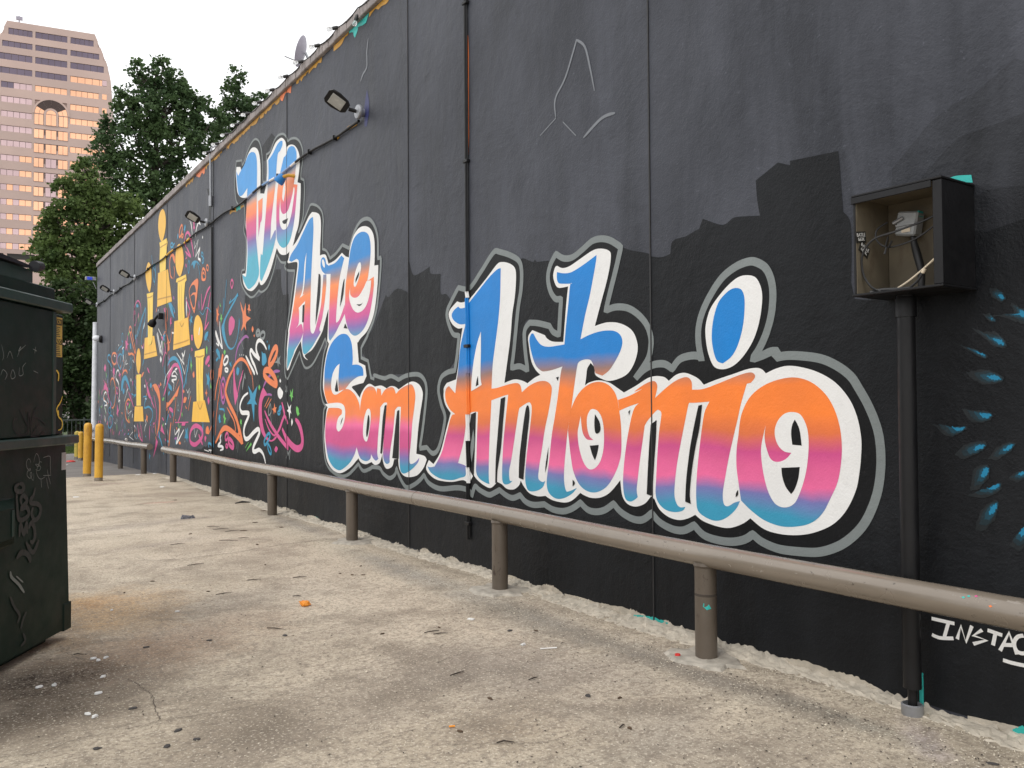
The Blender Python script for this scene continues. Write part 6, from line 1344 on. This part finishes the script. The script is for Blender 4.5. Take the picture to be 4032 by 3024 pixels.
def tree(label, base, trunk_top, r0, lobes, n_, leaf, mat, sd, droop=.35, gap=.35):
    """lobes: (x, y, z, rx, ry, rz) in metres about the trunk foot; sprays of small leaves hang on every lobe"""
    random.seed(sd); bx, by = base; bz = gz(by)-.05
    t = thing('tree', label, 'tree', (bx, by, bz))
    mb = MB(); mb.tube([(bx, by, bz), (bx+.1, by, bz+trunk_top*.4), (bx, by+.1, bz+trunk_top)], [r0, r0*.7, r0*.12], 9)
    for (x, y, z, rx, ry, rz) in lobes:
        z0 = max(1.5, z-rz*.9-abs(x)*.5); s_ = Vector((bx, by, bz+min(z0, trunk_top*.9))); e_ = Vector((bx+x, by+y, bz+z+rz*.5))
        m1 = s_.lerp(e_, .5)+Vector((x*.15, 0, -.3)); rr = max(.04, r0*.28)
        mb.tube([s_, m1, e_], [rr, rr*.7, rr*.2], 6)
        for q in range(5):
            f = random.uniform(.3, .95); p = s_.lerp(e_, f); d = Vector((random.uniform(-1, 1)*rx, random.uniform(-1, 1)*ry, random.uniform(-.1, .5)*rz))*.85
            mb.tube([p, p+d*.6+Vector((0, 0, .1)), p+d], [rr*.4, rr*.28, rr*.08], 5)
    obj('trunk', mb, 'trunk', t, True)
    tot = sum(l[3]*l[5]+l[4]*l[5] for l in lobes); V = []; F = []
    for (x, y, z, rx, ry, rz) in lobes:
        k = int(n_*(rx*rz+ry*rz)/tot); tw = max(6, int(k/30))
        # clumps first, then sprays about each clump, so that sky shows between them
        cl = []
        for _ in range(tw):
            while True:
                p = Vector((random.uniform(-1, 1), random.uniform(-1, 1), random.uniform(-1, 1)))
                if p.length < 1: break
            p = p.normalized()*(p.length**gap)
            taper = 1-.45*max(0, p.z)
            cl.append(Vector((bx+x+p.x*rx*taper, by+y+p.y*ry*taper, bz+z+p.z*rz)))
        for c_ in cl:
            cr = random.uniform(.25, .55)*min(1, rx*.5+.25)
            for _ in range(30):
                d = Vector((random.gauss(0, 1), random.gauss(0, 1), random.gauss(0, .8)))*cr*.55
                p = c_+d; s_ = leaf*random.uniform(.6, 1.5)
                u = Vector((random.uniform(-1, 1), random.uniform(-1, 1), random.uniform(-droop*2.4, .5))).normalized()
                v = u.cross(Vector((random.uniform(-1, 1), random.uniform(-1, 1), random.uniform(-1, 1)))).normalized()
                a = u*s_; b = v*s_*.36; i = len(V)
                V += [p, p+a*.5+b, p+a, p+a*.5-b]; F.append((i, i+1, i+2, i+3))
    m = MB(); m.v = [tuple(q) for q in V]; m.f = F
    obj('crown', m, mat, t)
tree('tall bald cypress rising above the wall, the largest tree', (9.63, 50.0), 20.9, .42, [(0.35,0.08,20.85,0.62,0.59,0.95),(-1.15,-0.31,20.45,0.32,0.30,0.79),(-0.33,0.47,20.05,0.68,0.65,1.09),(1.03,0.42,20.49,0.63,0.60,0.88),(1.34,-0.03,19.59,0.68,0.65,1.03),(-1.64,0.16,18.91,0.63,0.60,0.93),(-0.72,-0.29,18.52,0.88,0.83,1.15),(0.56,-0.28,18.48,0.97,0.92,1.17),(1.81,-0.21,19.02,0.79,0.75,1.04),(2.66,0.19,19.03,0.73,0.69,0.90),(3.31,-0.29,18.40,0.59,0.56,0.83),(-2.40,0.47,17.07,0.62,0.59,1.06),(-1.31,-0.43,16.76,0.93,0.88,1.07),(0.02,-0.31,16.63,1.10,1.04,1.09),(1.46,-0.41,17.03,1.06,1.01,1.11),(2.59,0.27,17.37,0.80,0.76,0.82),(-2.78,-0.13,15.59,0.67,0.63,0.91),(-1.75,-0.03,14.77,0.98,0.93,1.06),(-0.37,-0.17,14.83,1.09,1.03,1.01),(1.05,0.14,15.19,0.84,0.80,0.88),(-2.13,-0.10,13.30,1.04,0.99,0.99),(-0.70,-0.29,13.35,1.08,1.02,0.86),(0.37,-0.07,13.93,0.83,0.79,0.73)], 21000, .2, 'leaf', 101)
tree('slender feathery tree with an open top behind the wall', (16.32, 58.0), 24.5, .2, [(-0.03,-0.35,24.49,0.60,0.57,0.85),(-0.20,0.12,23.39,0.67,0.64,0.89),(0.24,-0.33,22.59,0.75,0.71,0.89),(-0.63,0.21,22.07,0.66,0.63,0.71),(0.67,0.11,22.14,0.72,0.68,0.80),(1.11,-0.12,23.12,0.43,0.41,0.81),(-0.46,0.12,21.04,0.87,0.83,0.79),(0.59,0.07,20.69,1.07,1.02,0.80),(1.38,-0.46,21.91,0.73,0.69,0.81),(-1.14,0.03,20.56,0.69,0.66,0.70),(2.01,0.12,23.48,0.33,0.31,0.63)], 5600, .2, 'leaf', 102)
tree('light green cypress of middle height behind the dumpster', (5.55, 46.0), 13.7, .3, [(-0.05,0.48,13.72,0.39,0.37,0.57),(-0.44,-0.04,12.90,0.51,0.49,0.57),(0.41,0.22,13.03,0.56,0.53,0.70),(0.99,0.23,12.21,0.71,0.67,0.77),(-1.05,-0.29,12.50,0.38,0.36,0.43),(1.93,-0.42,11.94,0.73,0.69,0.72),(0.07,0.10,11.96,0.69,0.66,0.70),(-0.72,-0.38,11.60,0.62,0.59,0.63),(-1.43,-0.12,11.14,0.38,0.36,0.47),(-1.64,0.39,10.43,0.44,0.42,0.52),(-1.21,0.37,10.29,0.61,0.58,0.69),(-0.26,-0.38,10.65,0.80,0.76,0.82),(0.88,-0.42,10.78,0.82,0.78,0.84),(1.94,-0.28,10.90,0.67,0.63,0.65),(-2.02,0.33,9.64,0.37,0.35,0.49),(-1.58,-0.48,9.25,0.57,0.54,0.62),(-0.70,-0.27,9.34,0.73,0.70,0.75),(0.31,-0.39,9.44,0.75,0.72,0.76),(1.35,-0.37,9.54,0.66,0.62,0.71),(-2.01,0.02,8.72,0.33,0.31,0.37),(-1.25,-0.32,8.29,0.67,0.63,0.62),(-0.25,-0.09,8.24,0.80,0.76,0.76),(0.77,0.23,8.33,0.65,0.61,0.77)], 18000, .18, 'leaf2', 103)
tree('dense dark evergreen low behind the metal fence', (4.66, 42.0), 7.0, .25, [(-0.43,0.46,6.95,0.61,0.58,0.57),(0.29,0.37,6.77,0.63,0.60,0.69),(0.81,0.23,6.46,0.53,0.50,0.70),(-0.62,-0.27,5.91,0.61,0.58,0.68),(0.09,-0.17,5.72,0.67,0.64,0.75),(0.71,0.21,5.29,0.53,0.50,0.75),(-0.31,0.31,4.79,0.61,0.58,0.80),(0.40,-0.48,4.35,0.58,0.55,0.81),(-0.51,-0.33,3.64,0.61,0.58,0.79),(0.10,0.40,3.31,0.62,0.59,0.74),(0.67,-0.38,3.21,0.47,0.45,0.81),(-0.30,0.16,2.51,0.61,0.58,0.74),(0.41,-0.17,2.17,0.58,0.55,0.75),(-0.09,0.15,1.37,0.72,0.68,0.57),(0.62,0.36,1.24,0.47,0.45,0.58)], 15000, .16, 'leafdark', 104)
tree('dense dark evergreen beside the wall end behind the fence', (5.66, 41.0), 6.9, .25, [(-0.02,0.38,6.93,0.42,0.40,0.68),(-0.01,-0.15,5.68,0.47,0.45,0.80),(-0.01,0.29,4.31,0.52,0.50,0.80),(0.00,0.45,2.95,0.52,0.50,0.79),(0.01,-0.19,1.82,0.52,0.50,0.68)], 9000, .16, 'leafdark', 105)
tree('shaded shrub low at the fence behind the dumpster', (3.51, 42.5), 6.4, .18, [(0.08,0.21,6.39,0.71,0.67,0.69),(-0.11,0.40,5.01,0.80,0.76,0.80),(-0.00,-0.48,3.54,0.81,0.77,0.80),(0.00,0.44,2.29,0.81,0.77,0.68),(0.21,0.32,1.38,0.71,0.67,0.57)], 6500, .17, 'leafdark', 106)

# office tower
TD = Vector((math.sin(R(100)), math.cos(R(100)), 0)); TNN = Vector((TD.y, -TD.x, 0))   # along the facade, out of the facade
TP = Vector((15.12, 318.55, 0)); 
if TNN.dot(-TP) < 0: TNN = -TNN
TM = Matrix(((TD.x, -TNN.x, 0, TP.x), (TD.y, -TNN.y, 0, TP.y), (0, 0, 1, 0), (0, 0, 0, 1)))   # local x along the facade, y into the building
tw = thing('office_tower', 'pink granite office tower with chamfered top, arched bay and copper windows', 'building', (TP.x, TP.y, -.3))
def tp(name, mb, mat, par=None): return obj(name, mb.xform(TM), mat, par or tw)
def half(z):                                  # half width of the facade at a height
    P_ = [(0, 18.1), (108, 18.1), (114.2, 18.0), (119.7, 16.9), (129.5, 13)]
    for (a, b), (c_, d) in zip(P_[:-1], P_[1:]):
        if a <= z <= c_: return b+(d-b)*(z-a)/(c_-a)
    return 13
UC = 13.0
prof = [(UC-half(z), z) for z in (0, 108, 114.2, 119.7, 129.5)]+[(UC+half(z), z) for z in (129.5, 119.7, 114.2, 108, 0)]
pr2 = [(a, b-.3) for a, b in prof]
tp('core', MB().prism(pr2, 1, .55, 34), 'stone')
tops = [127.2, 122.8, 118.65, 113.95, 109.15, 104.3]+[99.45-4.87*i for i in range(10)]
hts = [2.15, 1.95, 2.2, 2.1, 2.05]+[2.05]*11
edges = [129.5]
for k, (a, h) in enumerate(zip(tops, hts)):
    z1 = edges[-1]
    tp('spandrel', MB().add([(UC+s_*half(z), y, z) for z in (a, z1) for s_, y in ((-1, 0), (1, 0), (1, .55), (-1, .55))], [(0,3,2,1),(4,5,6,7),(0,1,5,4),(1,2,6,5),(2,3,7,6),(3,0,4,7)]), 'stone2' if k % 2 else 'stone')
    edges.append(a-h)
zlast = edges[-1]
tp('spandrel', MB().box((UC-18.1, 0, 52.1), (UC+18.1, .55, zlast)), 'stone')
tp('dark_band', MB().box((UC-17.6, .3, 50.2), (UC+17.6, .54, 52.1)), 'ink')
tp('podium', MB().box((UC-18.1, -.02, -.3), (UC+18.1, .55, 50.2)), 'stone2')
for u in (0, 9, 17.5, 26): tp('band_pier', MB().box((u-.5, .02, 50.21), (u+.5, .53, 52.09)), 'stone2')
bays = [(-3.9, 7.35, 6), (8.2, 17.65, 6), (18.6, 29.9, 6)]
pane_cache = {}
def window(u0, u1, z0, z1, npane, mat, par=tw, y=.3):
    fr = tp('window', MB().box((u0, y+.06, z0), (u1, y+.2, z1)), 'mullion', par)
    wdt = (u1-u0)/npane
    for q in range(npane):
        a = u0+wdt*q+.06; b = u0+wdt*(q+1)-.06
        tp('pane', MB().box((a, y, z0+.08), (b, y+.07, z1-.08)), mat(q) if callable(mat) else mat, fr)
random.seed(12)
for k, (a, h) in enumerate(zip(tops, hts)):
    lo = a-h; hw = half(a)
    for bi, (u0, u1, np_) in enumerate(bays):
        ua, ub = max(u0, UC-hw+1.3), min(u1, UC+hw-1.3)
        if k >= 4: ua, ub = max(ua, -1.6) if bi == 0 else ua, min(ub, 27.3)
        if bi == 1 and k >= 5: continue
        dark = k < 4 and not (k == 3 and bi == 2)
        if dark: mat = lambda q: 'glass_dark_reflection'  # upper rows: their dimmer reflection is painted as a purple-grey tint
        elif bi == 0: mat = lambda q, k=k: 'glass_mauve' if (q < 3 or k < 9) and not (k > 10 and q % 2) else 'glass_orange'
        else: mat = lambda q: 'glass_orange'
        if bi == 0 and k == 4: mat = lambda q: 'glass_dark_reflection' if q < 2 else 'glass_mauve'
        window(ua, ub, lo+.02, a-.02, 5 if k >= 4 else 5, mat)
    # piers between the bays
    for pu0, pu1 in ((7.35, 8.2), (17.65, 18.6)):
        tp('pier', MB().box((pu0, .012, lo+.001), (pu1, .54, a-.001)), 'stone')
    for s_ in (-1, 1):
        e0 = UC+s_*half(a); e1 = UC+s_*(half(a)-1.3)
        if k >= 4: e1 = (27.3 if s_ > 0 else -1.6)
        tp('pier', MB().box((min(e0, e1), .014, lo+.001), (max(e0, e1), .54, a-.001)), 'stone')
    if 3 <= k < 9: window(28.3, 29.8, lo+.05, a-.05, 1, 'glass_mauve' if k < 4 else 'glass_orange', y=-.02)
# arched bay, three lights wide, recessed below the arch
def arc(r, a0, a1, m_, c_=(13.0, 99.7)): return [(c_[0]+r*math.cos(R(a0+(a1-a0)*i/m_)), c_[1]+r*math.sin(R(a0+(a1-a0)*i/m_))) for i in range(m_+1)]
tp('arch_ring', MB().prism(arc(5.5, 0, 180, 28)+arc(4.95, 180, 0, 28), 1, -.25, .3), 'stone2')
def ring_part(name, r0, r1, a0, a1, mat, y0, y1, par): tp(name, MB().prism(arc(r1, a0, a1, 10)+arc(r0, a1, a0, 10), 1, y0, y1), mat, par)
aw = tp('arch_window', MB().prism(arc(4.95, 0, 180, 28), 1, -.02, .05), 'mullion')
for i in range(6):
    a0, a1 = 30*i+.9, 30*(i+1)-.9
    ring_part('pane', 2.25, 3.45, a0, a1, 'glass_orange' if i in (0, 5) else 'glass_brown', -.1, -.021, aw); ring_part('pane', 3.55, 4.85, a0, a1, 'glass_orange' if i in (0, 5) else 'glass_brown', -.1, -.021, aw)
tp('inner_arch', MB().prism(arc(2.15, 0, 180, 18)+[(10.85, 95.9), (15.15, 95.9)], 1, -.22, -.11), 'stone2')
ia = tp('inner_window', MB().prism(arc(1.55, 0, 180, 14)+[(11.45, 95.95), (14.55, 95.95)], 1, -.25, -.221), 'mullion')
for u0, u1 in ((11.5, 12.95), (13.05, 14.5)): tp('pane', MB().box((u0, -.28, 96.0), (u1, -.2505, 99.6)), 'glass_orange', ia)
tp('pane', MB().prism(arc(1.45, 3, 177, 12), 1, -.28, -.2505), 'glass_orange', ia)
for u0, u1 in ((8.05, 10.75), (15.25, 17.95)): window(u0, u1, 95.95, 99.5, 2, 'glass_orange', y=-.15)
for k in range(9):
    zt = 94.4-4.87*k; zb = zt-3.05
    for ci, (u0, u1) in enumerate(((7.95, 10.85), (11.4, 14.6), (15.1, 18.0))):
        window(u0, u1, zb, zt, 2, 'glass_orange' if ci != 1 or k < 2 else 'glass_mauve', y=-.14)
# things on the roof
rt_ = thing('roof_antenna', 'square antenna on a mast on the tower roof', 'antenna', tuple(TM @ Vector((3, 4, 129.2))))
obj('mast', MB().tube([TM @ Vector((3.0, 4, 128.8)), TM @ Vector((3.0, 4, 133.2))], .22, 8), 'dish', rt_)
obj('panel', MB().box((2.1, 3.7, 131.9), (4.0, 4.3, 133.0)).xform(TM), 'dish', rt_)
obj('cabinet', MB().box((1.7, 3.6, 129.1), (2.5, 4.4, 130.9)).xform(TM), 'dish', rt_)
tag(obj('rooftop_unit', MB().box((14, 4, 129.1), (16.2, 6, 130.8), .05).xform(TM), 'vent'), 'pale plant unit on the tower roof edge', 'roof unit')
tag(obj('rooftop_screen', MB().box((17, 5, 129.1), (20.4, 6, 130.4), .05).xform(TM), 'steel'), 'low grey screen on the tower roof', 'roof screen')
